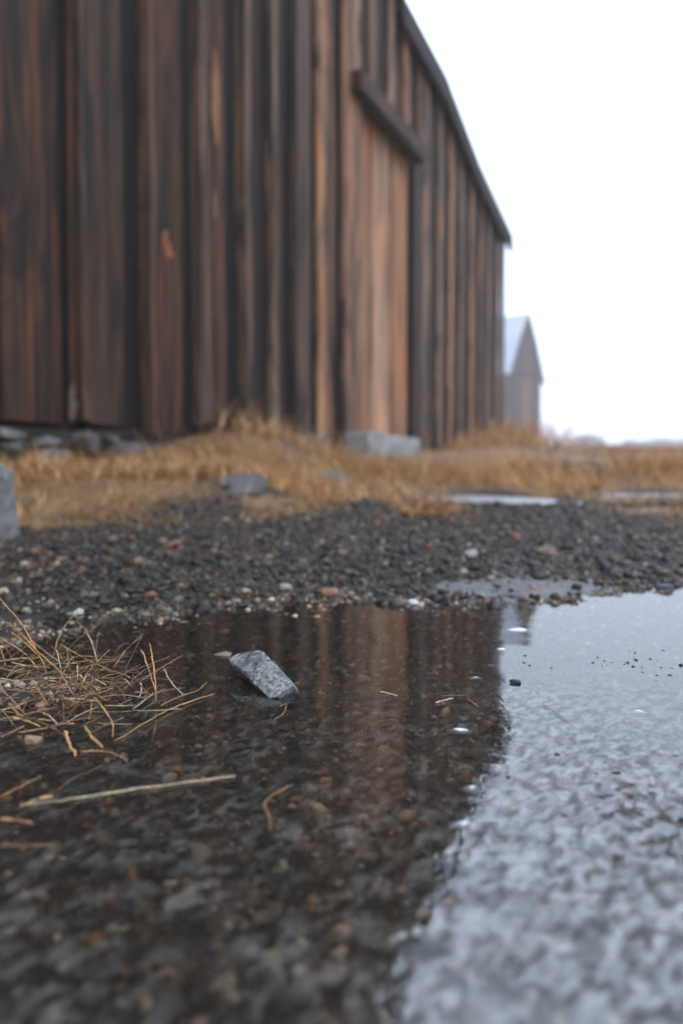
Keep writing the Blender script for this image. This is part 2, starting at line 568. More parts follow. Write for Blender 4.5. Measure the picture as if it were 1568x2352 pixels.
# ------------------------------------------------------------------ barn
barn = empty('barn', wall_pt(7, 0, 0.3))
tag(barn, 'big weathered brown barn with vertical plank wall and sloping roof edge', 'barn')
bpy.context.view_layer.update()
B_INV = barn.matrix_world.inverted()


def barn_part(name, verts, faces, mat, color, parent=None, owner=None, bevel=0.0):
    """mesh given in world points; origin moved to the first vertex so that grain follows the piece"""
    owner = owner or barn
    parent = parent or owner
    o0 = Vector(verts[0])
    rz = math.pi / 2 - math.atan2(DW[1], DW[0])
    cs, sn = math.cos(rz), math.sin(rz)
    loc = []
    for v in verts:
        d = Vector(v) - o0
        loc.append((d.x * cs - d.y * sn, d.x * sn + d.y * cs, d.z))
    me = bpy.data.meshes.new(name)
    me.from_pydata(loc, [], faces)
    bm = bmesh.new(); bm.from_mesh(me)
    bmesh.ops.recalc_face_normals(bm, faces=bm.faces)
    if bevel:
        bmesh.ops.bevel(bm, geom=[e for e in bm.edges if e.is_manifold and e.calc_face_angle(0) > 0.6], offset=bevel, segments=1, affect='EDGES')
    bm.to_mesh(me); bm.free()
    o = link(name, me, mat)
    o.color = (*color, 1)
    o.rotation_euler = (0, 0, -rz)
    base = Vector((0, 0, 0))
    p = parent
    while p is not None:
        base += p.location; p = p.parent
    if parent is not owner:                       # parent is itself a rotated piece
        par = parent
        d = o0 - (owner.location + par.location)
        o.location = (d.x * cs - d.y * sn, d.x * sn + d.y * cs, d.z)
        o.rotation_euler = (0, 0, 0)
    else:
        o.location = o0 - owner.location
    o.parent = parent
    return o


def board_geo(s0, s1, off0, off1, z0a, z0b, z1a, z1b, nseg=6, wob=0.0035, origin=None, pt=wall_pt):
    """plank from s0 to s1 (metres along the wall), thickness off0..off1, bottoms z0a/z0b and tops z1a/z1b at s0/s1; edges slightly uneven"""
    vs, fs = [], []
    w1, w2 = rng.normal(0, wob, nseg + 1), rng.normal(0, wob, nseg + 1)
    bo = rng.normal(0, wob * 0.5, nseg + 1)
    for k in range(nseg + 1):
        f = k / nseg
        za, zb = z0a + (z1a - z0a) * f, z0b + (z1b - z0b) * f
        a, b, c = s0 + w1[k], s1 + w2[k], bo[k]
        vs += [pt(a, off0 + c, za), pt(b, off0 + c, zb), pt(b, off1 + c, zb), pt(a, off1 + c, za)]
    for k in range(nseg):
        p, q = 4 * k, 4 * (k + 1)
        for e in range(4):
            fs.append([p + e, p + (e + 1) % 4, q + (e + 1) % 4, q + e])
    fs.append([0, 3, 2, 1]); n = 4 * nseg
    fs.append([n, n + 1, n + 2, n + 3])
    return vs, fs


# roof edge (outer top edge of the overhang), read as points along the slope
OVER = 0.09
RK = [wall_hit(x, y, OVER) for x, y in ((1174, 546), (1100, 386), (1022, 182), (925, 0))]
slope = (RK[3][1] - RK[0][1]) / (RK[3][0] - RK[0][0])
PEAK_S = 7.4
peak_z = RK[3][1] + 1.9
# unseen middle of the roof, raised to shape its reflection in the puddle
RAKE = RK + [(RK[3][0] + 0.25, RK[3][1] + 1.15), (PEAK_S, peak_z)]
RAKE += [(2 * PEAK_S - a, b) for a, b in RAKE[-2::-1]]
RS = np.array([r[0] for r in RAKE]); RZ = np.array([r[1] for r in RAKE])


def rake_z(s): return float(np.interp(s, RS, RZ))


WALL_L = 2 * PEAK_S
# board bottoms, read along the foot of the wall
FOOT = [(0, 968), (205, 980), (360, 992), (480, 984), (580, 990), (660, 1012), (720, 1032), (830, 1056), (975, 1044), (1060, 1042), (1158, 1036)]
FT = sorted(wall_hit(x, y) for x, y in FOOT)
FS_ = np.array([a for a, b in FT]); FZ_ = np.array([b for a, b in FT])


def foot_z(s): return float(np.interp(s, FS_, FZ_))


def sx(x): return wall_hit(x, 600)[0]


# (x0, x1, kind, colour): kind b = board set back, t = raised batten or proud board
LG, BR, DK, TN, GR = (0.18, 0.135, 0.10), (0.060, 0.036, 0.024), (0.026, 0.018, 0.014), (0.26, 0.155, 0.09), (0.075, 0.060, 0.050)
BOARDS = [
    (-70, -8, 't', GR), (4, 146, 'b', (0.090, 0.055, 0.037)), (162, 204, 't', (0.085, 0.058, 0.042)), (206, 286, 'b', (0.072, 0.050, 0.037)),
    (322, 360, 't', (0.085, 0.055, 0.038)), (364, 422, 'b', (0.078, 0.044, 0.027)), (440, 480, 't', (0.085, 0.068, 0.056)), (484, 524, 'b', (0.085, 0.048, 0.030)),
    (545, 580, 't', (0.10, 0.078, 0.063)), (584, 606, 'b', DK), (612, 640, 't', (0.105, 0.085, 0.070)), (643, 661, 'b', (0.045, 0.025, 0.016)),
    (668, 713, 't', (0.075, 0.056, 0.045)), (723, 748, 't', (0.23, 0.15, 0.095)), (749, 774, 'b', (0.13, 0.080, 0.053)), (784, 830, 't', (0.19, 0.125, 0.088)),
    (968, 986, 't', (0.15, 0.118, 0.098)), (989, 1000, 'b', DK), (1003, 1016, 't', (0.17, 0.13, 0.10)), (1018, 1026, 'b', DK), (1029, 1041, 't', (0.27, 0.165, 0.10)),
    (1043, 1050, 'b', BR), (1053, 1065, 't', (0.11, 0.088, 0.073)), (1067, 1074, 'b', DK), (1077, 1089, 't', (0.24, 0.15, 0.095)), (1091, 1097, 'b', DK),
    (1099, 1108, 't', (0.14, 0.105, 0.082)), (1110, 1115, 'b', DK), (1117, 1127, 't', (0.15, 0.115, 0.09)), (1129, 1135, 'b', DK), (1137, 1146, 't', (0.10, 0.078, 0.063)), (1148, 1159, 't', (0.085, 0.066, 0.054))]
OVERDOOR = [(831, 842, 'b', DK), (842, 862, 't', (0.12, 0.09, 0.068)), (864, 884, 'b', BR), (884, 904, 't', LG), (905, 922, 'b', BR), (921, 940, 't', TN), (941, 956, 'b', DK), (955, 968, 't', (0.17, 0.12, 0.085))]


def put_board(s0, s1, kind, color, za=None, zt=None, proud=None):
    jit = rng.uniform(0.75, 1.1) if kind == 'b' else rng.uniform(0.9, 1.35)  # set-back boards shaded darker, raised battens highlighted, in their colour
    c = tuple(v * jit for v in color)
    za0 = foot_z(s0) if za is None else za
    zb0 = foot_z(s1) if za is None else za
    off0, off1 = (-0.045, -0.018 + rng.uniform(0, 0.012)) if kind == 'b' else (-0.010, proud if proud else 0.055 + rng.uniform(0, 0.03))
    dz = rng.uniform(-0.02, 0.03)
    zt0, zt1 = (rake_z(s0) - 0.07, rake_z(s1) - 0.07)
    v, f = board_geo(s0, s1, off0, off1, za0 + dz, zb0 + dz, zt0, zt1)
    barn_part('board' if kind == 'b' else 'batten', v, f, M_WOOD, c, bevel=0.004)


def batten_ext(x0, x1):
    pr = 0.062 if x0 < 560 else 0.045 if x0 < 700 else 0.028 if x0 < 960 else 0.016
    a, b = sx(x0), wall_hit(x1, 600, pr)[0]
    return a, min(b, a - 0.035), pr


for (x0, x1, kind, color) in BOARDS:
    if kind == 't':
        a, b, pr = batten_ext(x0, x1)
        put_board(a, b, kind, color, proud=pr)
    else:
        put_board(sx(x0), sx(x1), kind, color)
s = sx(-70) + 0.01
kk = 0
while s < WALL_L - 0.2:
    w = (0.26, 0.10)[kk % 2] * rng.uniform(0.85, 1.2)
    put_board(s, s + w, 'bt'[kk % 2], (BR, GR)[kk % 2])
    s += w + 0.004; kk += 1
# header beam over the door
hs0, hz0 = wall_hit(826, 170, 0.10)
hs1, hz1 = wall_hit(972, 322, 0.10)
hb0 = wall_hit(826, 236, 0.10)[1]
HB = (hb0 + wall_hit(972, 352, 0.10)[1]) / 2
HT = (hz0 + hz1) / 2
for (x0, x1, kind, color) in OVERDOOR:
    if kind == 't':
        a, b, pr = batten_ext(x0, x1)
        put_board(a, b, kind, color, za=HB + 0.05, proud=pr)
    else:
        put_board(sx(x0), sx(x1), kind, color, za=HB + 0.05)
v, f = board_geo(hs0, hs1, 0.0, 0.125, HB, HB, HT, HT, 2, 0.004)
barn_part('door_header', v, f, M_WOOD, (0.050, 0.028, 0.019), bevel=0.012)
# inner skin closing the building, near-black to paint the unlit interior behind the gaps
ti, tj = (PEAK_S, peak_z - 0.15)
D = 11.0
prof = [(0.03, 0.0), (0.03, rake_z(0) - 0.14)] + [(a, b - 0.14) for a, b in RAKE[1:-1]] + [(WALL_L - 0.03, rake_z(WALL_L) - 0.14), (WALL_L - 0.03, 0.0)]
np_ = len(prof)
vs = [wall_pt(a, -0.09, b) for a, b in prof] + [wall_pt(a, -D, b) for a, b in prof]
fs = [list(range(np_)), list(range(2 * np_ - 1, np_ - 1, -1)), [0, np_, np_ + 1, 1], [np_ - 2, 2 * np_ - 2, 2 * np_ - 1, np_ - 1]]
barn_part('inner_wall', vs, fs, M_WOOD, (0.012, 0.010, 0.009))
# door: three wide pale planks set back between jambs
door_s = [(836, 861, (0.27, 0.175, 0.115)), (866, 907, (0.38, 0.285, 0.22)), (912, 944, (0.30, 0.185, 0.118))]
zd = foot_z(sx(900)) + 0.12
dv, df = board_geo(sx(833), sx(949), -0.085, -0.07, zd + 0.03, zd + 0.03, HB + 0.10, HB + 0.10, 1, 0)
door = barn_part('door', dv, df, M_DOORWOOD, (0.02, 0.014, 0.011))
door['label'] = 'pale plank door under the heavy header beam'
for (x0, x1, c) in door_s:
    v, f = board_geo(sx(x0), sx(x1), -0.068, -0.045 + rng.uniform(-0.004, 0.004), zd, zd, HB + 0.06, HB + 0.06, 5, 0.003)
    barn_part('plank', v, f, M_DOORWOOD, c, parent=door, bevel=0.003)
v, f = board_geo(sx(949), sx(968), -0.03, 0.01, foot_z(sx(960)), foot_z(sx(960)), HB + 0.05, HB + 0.05, 4, 0.004)
barn_part('door_jamb', v, f, M_WOOD, (0.040, 0.026, 0.020))  # dark colour paints in the shade of the door recess
# torn slivers of fresh wood on the boards
for (x0, x1, y0, y1, off, c) in ((368, 396, 528, 592, -0.004, (0.27, 0.12, 0.05)), (484, 504, 112, 330, -0.004, (0.21, 0.125, 0.075)), (486, 502, 440, 500, -0.004, (0.17, 0.12, 0.085)), (627, 637, 60, 300, 0.047, (0.19, 0.17, 0.15)), (158, 176, 880, 968, 0.064, (0.11, 0.10, 0.09))):
    a, b = wall_hit(x1, y0, off)[0], wall_hit(x0, y0, off)[0]
    zb_, zt_ = wall_hit((x0 + x1) / 2, y1, off)[1], wall_hit((x0 + x1) / 2, y0, off)[1]
    w_ = b - a
    vs, fs = [], []
    nn = 6
    for k in range(nn + 1):
        f_ = k / nn
        hw = 0.5 * w_ * math.sin(math.pi * (0.04 + 0.92 * f_ ** 0.7)) * rng.uniform(.45, 1.0); mid_ = (a + b) / 2 + w_ * rng.uniform(-.2, .2); t0, t1 = mid_ - hw, mid_ + hw * rng.uniform(.6, 1)
        z_ = zb_ + (zt_ - zb_) * f_
        vs += [wall_pt(t0, off - .012, z_), wall_pt(t1, off - .012, z_), wall_pt(t1, off - .001, z_), wall_pt(t0, off + .002, z_)]
    for k in range(nn):
        for e in range(4):
            fs.append([4 * k + e, 4 * k + (e + 1) % 4, 4 * k + 4 + (e + 1) % 4, 4 * k + 4 + e])
    fs += [[0, 3, 2, 1], [4 * nn, 4 * nn + 1, 4 * nn + 2, 4 * nn + 3]]
    barn_part('splinter', vs, fs, M_DOORWOOD, c)
# sill timbers under the boards
for (xa, xb, yy) in ((0, 210, 990), (205, 430, 1002), (745, 842, 1048)):
    a, b = wall_hit(xa, yy)[0], wall_hit(xb, yy)[0]
    zc = (foot_z(a) + foot_z(b)) / 2 - 0.05
    v, f = board_geo(b, a, -0.12, -0.01 if xa < 700 else 0.11, zc - 0.09, zc - 0.09, zc + 0.03, zc + 0.03, 2, 0.004)
    barn_part('sill_timber', v, f, M_WOOD, (0.035, 0.028, 0.024), bevel=0.01)
# roof: deck slab over both slopes, rake boards on its front edge
n = len(RS)
vs, fs = [], []
for (off, dz) in ((OVER - 0.02, 0.0), (OVER - 0.02, -0.06), (-D, -0.06), (-D, 0.0)):
    vs += [wall_pt(RS[k], off, RZ[k] + dz) for k in range(n)]
for e in range(4):
    for k in range(n - 1):
        fs.append([e * n + k, e * n + k + 1, ((e + 1) % 4) * n + k + 1, ((e + 1) % 4) * n + k])
fs += [[0, n, 2 * n, 3 * n], [n - 1, 4 * n - 1, 3 * n - 1, 2 * n - 1]]
roof = barn_part('roof', vs, fs, M_WOOD, (0.07, 0.055, 0.047))
for k in range(n - 1):
    a, b = (RS[k], RZ[k]), (RS[k + 1], RZ[k + 1])
    vv = []
    for (off) in (OVER - 0.018, OVER + 0.02):
        vv += [wall_pt(a[0], off, a[1] - 0.20), wall_pt(b[0], off, b[1] - 0.20), wall_pt(b[0], off, b[1] + 0.015), wall_pt(a[0], off, a[1] + 0.015)]
    ff = [[0, 1, 2, 3], [7, 6, 5, 4], [0, 4, 5, 1], [1, 5, 6, 2], [2, 6, 7, 3], [3, 7, 4, 0]]
    barn_part('rake_board', vv, ff, M_WOOD, (0.020, 0.016, 0.015))

# ------------------------------------------------------------------ second barn, in the mist
Z2 = 48.0
PHI2 = math.radians(33)
DW2 = np.array([math.sin(PHI2), math.cos(PHI2), 0.0])
NW2 = np.array([math.cos(PHI2), -math.sin(PHI2), 0.0])
R2 = at_y(1239, 1000, Z2) * np.array([1, 1, 0])
W2, ov = 5.0, 0.30
PK2 = CAM_H + (1096 - 727) / FPX * (Z2 - W2 / 2 * DW2[1])
TIP2 = CAM_H + (1096 - 881) / FPX * Z2
EAVE2 = TIP2 + (PK2 - TIP2) * ov / (W2 / 2 + ov)


def pt2(s, off, z):
    p = R2 - DW2 * s + NW2 * off
    return (p[0], p[1], z)


barn2 = empty('barn', pt2(W2 / 2, 0, 1.6))
tag(barn2, 'small distant gabled barn with pale metal roof, half hidden in the mist', 'barn')


KNEE2 = EAVE2 + (PK2 - EAVE2) * 0.56


def top2(s): return float(np.interp(s, [0, W2 / 4, W2 / 2, 3 * W2 / 4, W2], [EAVE2, KNEE2, PK2, KNEE2, EAVE2]))


s = 0.0
kk = 0
while s < W2 - 0.05:
    w = min(rng.uniform(0.24, 0.36), W2 - s)
    jit = rng.uniform(0.6, 1.25)
    cc = (0.070 * jit, 0.042 * jit, 0.031 * jit)
    if abs(s - 2.3) < 0.6:                         # doorway boards, paler; a lintel over them
        lin = EAVE2 - 0.1
        v, f = board_geo(s, s + w - 0.015, 0.0, 0.03, 1.3, 1.3, lin, lin, 2, 0.004, pt=pt2)
        barn_part('board', v, f, M_WOOD, (0.17, 0.10, 0.07), owner=barn2)
        v, f = board_geo(s, s + w - 0.015, 0.0, 0.045, lin + 0.01, lin + 0.01, top2(s) - 0.05, top2(s + w) - 0.05, 2, 0.004, pt=pt2)
        barn_part('board', v, f, M_WOOD, cc, owner=barn2)
    else:
        v, f = board_geo(s, s + w - 0.015, 0.0, 0.03 + 0.02 * (kk % 2), 1.3, 1.3, top2(s) - 0.05, top2(s + w) - 0.05, 3, 0.004, pt=pt2)
        barn_part('board', v, f, M_WOOD, cc, owner=barn2)
    s += w; kk += 1
v, f = board_geo(-0.05, W2 + 0.05, 0.05, 0.16, EAVE2 - 0.12, EAVE2 - 0.12, EAVE2 + 0.06, EAVE2 + 0.06, 1, 0.0, pt=pt2)
barn_part('tie_beam', v, f, M_WOOD, (0.07, 0.05, 0.042), owner=barn2)
prof = [(0.02, 0.9), (0.02, EAVE2 - 0.1), (W2 / 4, KNEE2 - 0.1), (W2 / 2, PK2 - 0.1), (3 * W2 / 4, KNEE2 - 0.1), (W2 - 0.02, EAVE2 - 0.1), (W2 - 0.02, 0.9)]
vs = [pt2(a, -0.01, b) for a, b in prof] + [pt2(a, -9, b) for a, b in prof]
barn_part('inner_wall', vs, [list(range(7)), list(range(13, 6, -1)), [0, 7, 8, 1], [5, 12, 13, 6]], M_WOOD, (0.09, 0.068, 0.056), owner=barn2)
for sgn in (0, 1):
    e_s = -ov if sgn == 0 else W2 + ov
    e_z = EAVE2 - (KNEE2 - EAVE2) / (W2 / 4) * ov
    k_s = W2 / 4 if sgn == 0 else 3 * W2 / 4
    line = [(e_s, e_z), (k_s, KNEE2), (W2 / 2, PK2)]
    vs = []
    for off in (0.14, -9.3):
        vs += [pt2(a, off, b) for a, b in line] + [pt2(a, off, b + 0.07) for a, b in line]
    fs = [[0, 1, 4, 3], [1, 2, 5, 4], [7, 6, 9, 10], [8, 7, 10, 11], [0, 6, 7, 1], [1, 7, 8, 2], [3, 4, 10, 9], [4, 5, 11, 10], [0, 3, 9, 6], [2, 8, 11, 5]]
    rf = barn_part('roof', vs, fs, M_METAL, (0.5, 0.5, 0.5), owner=barn2)
    rf['label'] = 'pale sheet-metal roof slope'
    for (p0, p1) in zip(line[:-1], line[1:]):
        vv = []
        for off in (0.142, 0.18):
            vv += [pt2(p0[0], off, p0[1] - 0.12), pt2(p1[0], off, p1[1] - 0.12), pt2(p1[0], off, p1[1] + 0.08), pt2(p0[0], off, p0[1] + 0.08)]
        barn_part('rake_board', vv, [[0, 1, 2, 3], [7, 6, 5, 4], [0, 4, 5, 1], [1, 5, 6, 2], [2, 6, 7, 3], [3, 7, 4, 0]], M_WOOD, (0.10, 0.075, 0.065), owner=barn2)

# ------------------------------------------------------------------ stones
def rock_mesh(name, pts, rough=0.06, cuts=2, seed=0, smooth_iter=1):
    """convex hull of the points, subdivided and roughened"""
    bm = bmesh.new()
    for p in pts: bm.verts.new(p)
    r = bmesh.ops.convex_hull(bm, input=bm.verts)
    bmesh.ops.delete(bm, geom=[e for e in r['geom_interior'] if isinstance(e, bmesh.types.BMVert)], context='VERTS')
    bmesh.ops.triangulate(bm, faces=bm.faces)
    for _ in range(cuts):
        bmesh.ops.subdivide_edges(bm, edges=bm.edges, cuts=1, use_grid_fill=True)
    for _ in range(smooth_iter):
        bmesh.ops.smooth_vert(bm, verts=bm.verts, factor=0.35, use_axis_x=True, use_axis_y=True, use_axis_z=True)
    size = max((v.co.length for v in bm.verts))
    for v in bm.verts:
        q = v.co / size
        d = mnoise.noise(q * 2.2 + Vector((seed * 3.1, 0, 0))) + 0.5 * mnoise.noise(q * 5.5 + Vector((0, seed * 2.3, 0))) + 0.3 * mnoise.noise(q * 12 + Vector((0, 0, seed)))
        v.co += v.co.normalized() * d * rough * size
    bmesh.ops.recalc_face_normals(bm, faces=bm.faces)
    me = bpy.data.meshes.new(name)
    bm.to_mesh(me); bm.free()
    return me


def lump(name, center, size, mat, label, cat='stone', seed=1, rotz=0.0, tilt=(0, 0), npts=16, rough=0.07, cuts=2, group=None, flat=0.0):
    r = random.Random(seed * 7919)
    pts = []
    for k in range(npts):
        u, v = r.uniform(-1, 1), r.uniform(0, 2 * math.pi)
        q = math.sqrt(1 - u * u)
        p = [q * math.cos(v), q * math.sin(v), u]
        p = [math.copysign(abs(c) ** 0.7, c) for c in p]
        pts.append((p[0] * size[0] / 2, p[1] * size[1] / 2, p[2] * size[2] / 2))
    me = rock_mesh(name, pts, rough, cuts, seed)
    o = link(name, me, mat, smooth=cuts > 2)
    o.location = center
    o.rotation_euler = (tilt[0], tilt[1], rotz)
    return tag(o, label, cat, group)


RZW = math.pi / 2 - PHI        # along the wall
fnd = [  # box in the picture x0, x1, y0, y1, distance out of the wall, material, label
    (-30, 55, 985, 1008, 0.02, M_STONE_PALE, 'flat pale foundation stone at the left end of the barn wall'),
    (-25, 45, 1012, 1052, 0.08, M_STONE_GREY, 'dark foundation stone below the flat pale one at the left edge'),
    (64, 142, 1004, 1034, 0.03, M_STONE_GREY, 'grey block in the barn foundation, right of the flat pale stone'),
    (118, 146, 1030, 1066, 0.12, M_STONE_PALE, 'small upright pale chip standing below the barn foundation'),
    (174, 242, 998, 1040, 0.05, M_STONE_MAUVE, 'slanting brownish foundation stone with a light tip'),
    (236, 266, 1000, 1018, 0.0, M_STONE_GREY, 'smallest stone wedged high under the barn boards'),
    (258, 326, 1018, 1052, 0.05, M_STONE_MAUVE, 'low mauve foundation stone right of the slanting one'),
    (330, 392, 1024, 1050, 0.03, M_STONE_GREY, 'dark low foundation stone beside the black gap'),
    (396, 424, 1008, 1030, 0.0, M_STONE_GREY, 'small grey stone just left of the black gap post'),
    (440, 500, 1010, 1036, 0.05, M_STONE_GREY, 'grey foundation stone right of the black gap, behind grass'),
    (570, 600, 1008, 1036, 0.12, M_STONE_PALE, 'round whitish stone peeking out behind the grass hump'),
    (606, 648, 1010, 1040, 0.12, M_STONE_PALE, 'second whitish stone behind the hump, next to the mauve boulder'),
    (655, 746, 1003, 1052, 0.16, M_STONE_MAUVE, 'rounded mauve boulder at the wall foot left of the door')]
for k, (x0, x1, y0, y1, off, mt, lb) in enumerate(fnd):
    s0, z0 = wall_hit(x0, y1, off); s1, z1 = wall_hit(x1, y0, off)
    sw, zw = abs(s0 - s1), abs(wall_hit((x0 + x1) / 2, y0, off)[1] - wall_hit((x0 + x1) / 2, y1, off)[1])
    cz = wall_hit((x0 + x1) / 2, (y0 + y1) / 2, off)[1]
    lump('foundation_stone' if k != 12 else 'boulder', wall_pt((s0 + s1) / 2, off - 0.02, cz), (sw * 1.05, max(0.16, sw * 0.55), zw * 1.2), mt, lb, 'stone', k + 3, RZW, (rng.uniform(-.12, .12), rng.uniform(-.15, .15)), rough=0.05, group='stones under the barn wall', cuts=3)

# stone step leaning at the door
sa, za = wall_hit(846, 999, 0.25); sb, zb = wall_hit(967, 1016, 0.25)
zc = wall_hit(850, 1078, 0.25)[1]; zd2 = wall_hit(960, 1060, 0.25)[1]
pts = []
ctr = Vector(wall_pt((sa + sb) / 2, 0.15, (za + zc) / 2))
for (ss, zz) in ((sa, za), (sb, zb), (sb, zd2 - 0.05), (sa, zc - 0.08), (sa - 0.02, (za + zc) / 2)):
    for off in (0.05, 0.24 + 0.03 * ((zz < za - 0.1))):
        pts.append(Vector(wall_pt(ss, off, zz)) - ctr)
me = rock_mesh('door_step', pts, 0.012, 4, 5, 1)
o = link('door_step', me, M_STONE_PALE); o.location = ctr + Vector((0, 0, 0.03))
tag(o, 'grey stone slab lying as a step below the barn door', 'stone step')


def on_ground(x, y):
    """where the sight line at (x, y) meets the ground"""
    d = ray(x, y)
    Ys = np.geomspace(0.15, 200, 6000)
    gz = ground_z(d[0] * Ys, Ys)
    h = CAM_H + d[2] * Ys - gz
    k = int(np.argmax(h < 0)) if (h < 0).any() else len(Ys) - 1
    Y = Ys[k]
    return np.array([d[0] * Y, Y, gz[k]])


p = on_ground(545, 1130)
OUT = [(474, 1104), (515, 1092), (560, 1087), (604, 1088), (613, 1097), (596, 1126), (545, 1134), (503, 1120)]
tp = [Vector(at_y(x, y, p[1] - 0.02 + (1134 - y) / 47 * 0.13)) for x, y in OUT]
ctr = sum(tp, Vector()) / len(tp) - Vector((0, 0, 0.02))
pts = [q - ctr for q in tp] + [q - ctr + Vector((0, 0.02, -0.07)) for q in tp]
o = link('flat_stone', rock_mesh('flat_stone', pts, 0.012, 4, 21, 1), M_STONE_MAUVE); o.location = ctr
tag(o, 'broad dark grey flat stone bedded in the dry grass', 'stone')
p = on_ground(756, 1100)
w = (800 - 712) / FPX * p[1]
lump('flat_stone', (p[0], p[1] + 0.06, p[2] + 0.005), (w, 0.28, 0.05), M_STONE_GREY, 'small flat grey stone lying in the grass in front of the door', 'stone', 43, -0.1, (0.12, 0), rough=0.03, cuts=3)
q0 = at_y(21, 1064, 1.55); q1 = at_y(21, 1212, 1.55)
pts = []
hh = q0[2] - q1[2] + 0.03
ctr = Vector((q0[0] - 0.065, 1.60, (q0[2] + q1[2]) / 2 - 0.012))
for (a, b, c) in ((0.065, 0, -.5), (0.062, .0, .30), (0.045, .01, .48), (-0.05, 0, .52), (-0.065, .02, .1), (-0.06, 0, -.5), (0.05, .09, -.5), (0.04, .08, .4), (-0.04, .09, .42), (-.05, .09, -.5)):
    pts.append((a, b - 0.05, c * hh))
me = rock_mesh('upright_stone', pts, 0.02, 4, 9, 1)
o = link('upright_stone', me, M_STONE_PALE); o.location = ctr
tag(o, 'upright grey stone at the left edge beside the grassy bank', 'stone')
p = on_ground(4, 1236)
lump('bank_stone', (p[0], p[1] + 0.01, p[2] + 0.005), (0.036, 0.03, 0.03), M_STONE_PALE, 'small pale stone on the gravel below the upright stone', 'stone', 47)

# ------------------------------------------------------------------ the rock in the puddle
def zc_(cx, cyy): return (451.5 + 0.18 * cx, 1448.6 + 0.18 * cyy)


base_p = at_z(*zc_(930, 860))
Yb = base_p[1]
front = [(400, 350, .062), (430, 420, .058), (560, 290, .060), (770, 250, .052), (850, 280, .050), (1060, 480, .032), (1240, 660, .014), (1245, 700, .010),
         (1100, 760, .002), (1030, 840, -.001), (930, 860, 0.0), (800, 700, .018), (600, 520, .038)]
pts = []
fc = []
for (cx, cyy, dy) in front:
    fc.append(at_y(*zc_(cx, cyy), Yb + dy))
ctr = Vector(np.mean(fc, axis=0)) + Vector((0.004, 0.012, -0.006))
for q in fc:
    q = Vector(q)
    pts.append(q - ctr)
    pts.append(q + Vector((0.006, 0.020, -0.019)) - ctr)
pts.append(Vector(at_y(*zc_(1000, 560), Yb + .026)) - ctr)
bmr = rock_mesh('rock', pts, 0.040, 4, 12, 2)
rock = link('rock', bmr, M_ROCK, smooth=False)
rock.location = ctr
tag(rock, 'speckled grey angular rock sitting alone in the dark puddle', 'rock')

# ------------------------------------------------------------------ stalks
def tube_mesh(name, P, r0, r1, color, k=6, seed=0):
    """tapering, slightly crooked stalk through the points P, with a cut end"""
    P = [Vector(p) for p in P]
    # smooth path
    path = []
    for a in range(len(P) - 1):
        p0 = P[max(a - 1, 0)]; p1 = P[a]; p2 = P[a + 1]; p3 = P[min(a + 2, len(P) - 1)]
        for q in range(4):
            t_ = q / 4
            path.append(0.5 * ((2 * p1) + (p2 - p0) * t_ + (2 * p0 - 5 * p1 + 4 * p2 - p3) * t_ * t_ + (3 * p1 - p0 - 3 * p2 + p3) * t_ ** 3))
    path.append(P[-1])
    n_ = len(path)
    vs, fs, cs = [], [], []
    sh = 0.8
    for a, c in enumerate(path):
        d = (path[min(a + 1, n_ - 1)] - path[max(a - 1, 0)]).normalized()
        u = d.orthogonal().normalized(); w_ = d.cross(u)
        f = a / (n_ - 1)
        r = r0 + (r1 - r0) * f
        r *= random.uniform(0.75, 1.2)
        if 0 < a < n_ - 1: c = c + Vector((random.gauss(0, 1), random.gauss(0, 1), random.gauss(0, 1))) * r0 * 0.22
        if a in (0, n_ - 1): r *= 0.7
        sh = sh * 0.6 + 0.4 * (0.35 + 0.95 * random.random())
        for e in range(k):
            th = 2 * math.pi * e / k
            vs.append(c + (u * math.cos(th) + w_ * math.sin(th) * 0.55) * r)
            cs.append([v * sh for v in color])
    for a in range(n_ - 1):
        for e in range(k):
            fs.append([a * k + e, a * k + (e + 1) % k, (a + 1) * k + (e + 1) % k, (a + 1) * k + e])
    vs.append(path[0]); vs.append(path[-1]); cs += [list(color), list(color)]
    for e in range(k):
        fs.append([len(vs) - 2, (e + 1) % k, e, e])
    fs2 = []
    me = bpy.data.meshes.new(name)
    faces = [f if f[2] != f[3] else f[:3] for f in fs] + [[len(vs) - 1, (n_ - 1) * k + e, (n_ - 1) * k + (e + 1) % k] for e in range(k)]
    me.from_pydata([tuple(v) for v in vs], [], faces)
    at_ = me.color_attributes.new('tint', 'FLOAT_COLOR', 'POINT')
    for ii, c in enumerate(cs): at_.data[ii].color = (*c, 1)
    me.polygons.foreach_set('use_smooth', [True] * len(me.polygons))
    return me


def zs(cx, cyy): return (0.336 * cx, 1336 + 0.336 * cyy)


STRAW_C = [(0.40, 0.21, 0.075), (0.48, 0.28, 0.115), (0.26, 0.12, 0.045), (0.58, 0.43, 0.26), (0.15, 0.068, 0.03), (0.28, 0.21, 0.115)]


def place_path(pts, alpha, lift=0.002):
    """picture points -> 3-D: the lowest one lies on the ground, the others between upright (alpha 0) and flat (alpha 1)"""
    kb = max(range(len(pts)), key=lambda q: pts[q][1])
    g0 = at_z(pts[kb][0], pts[kb][1], lift)
    res = []
    for (x, y) in pts:
        gY = at_z(x, y, lift)[1] if y > 1130 else 3.0
        res.append(at_y(x, y, g0[1] + (gY - g0[1]) * alpha))
    return res


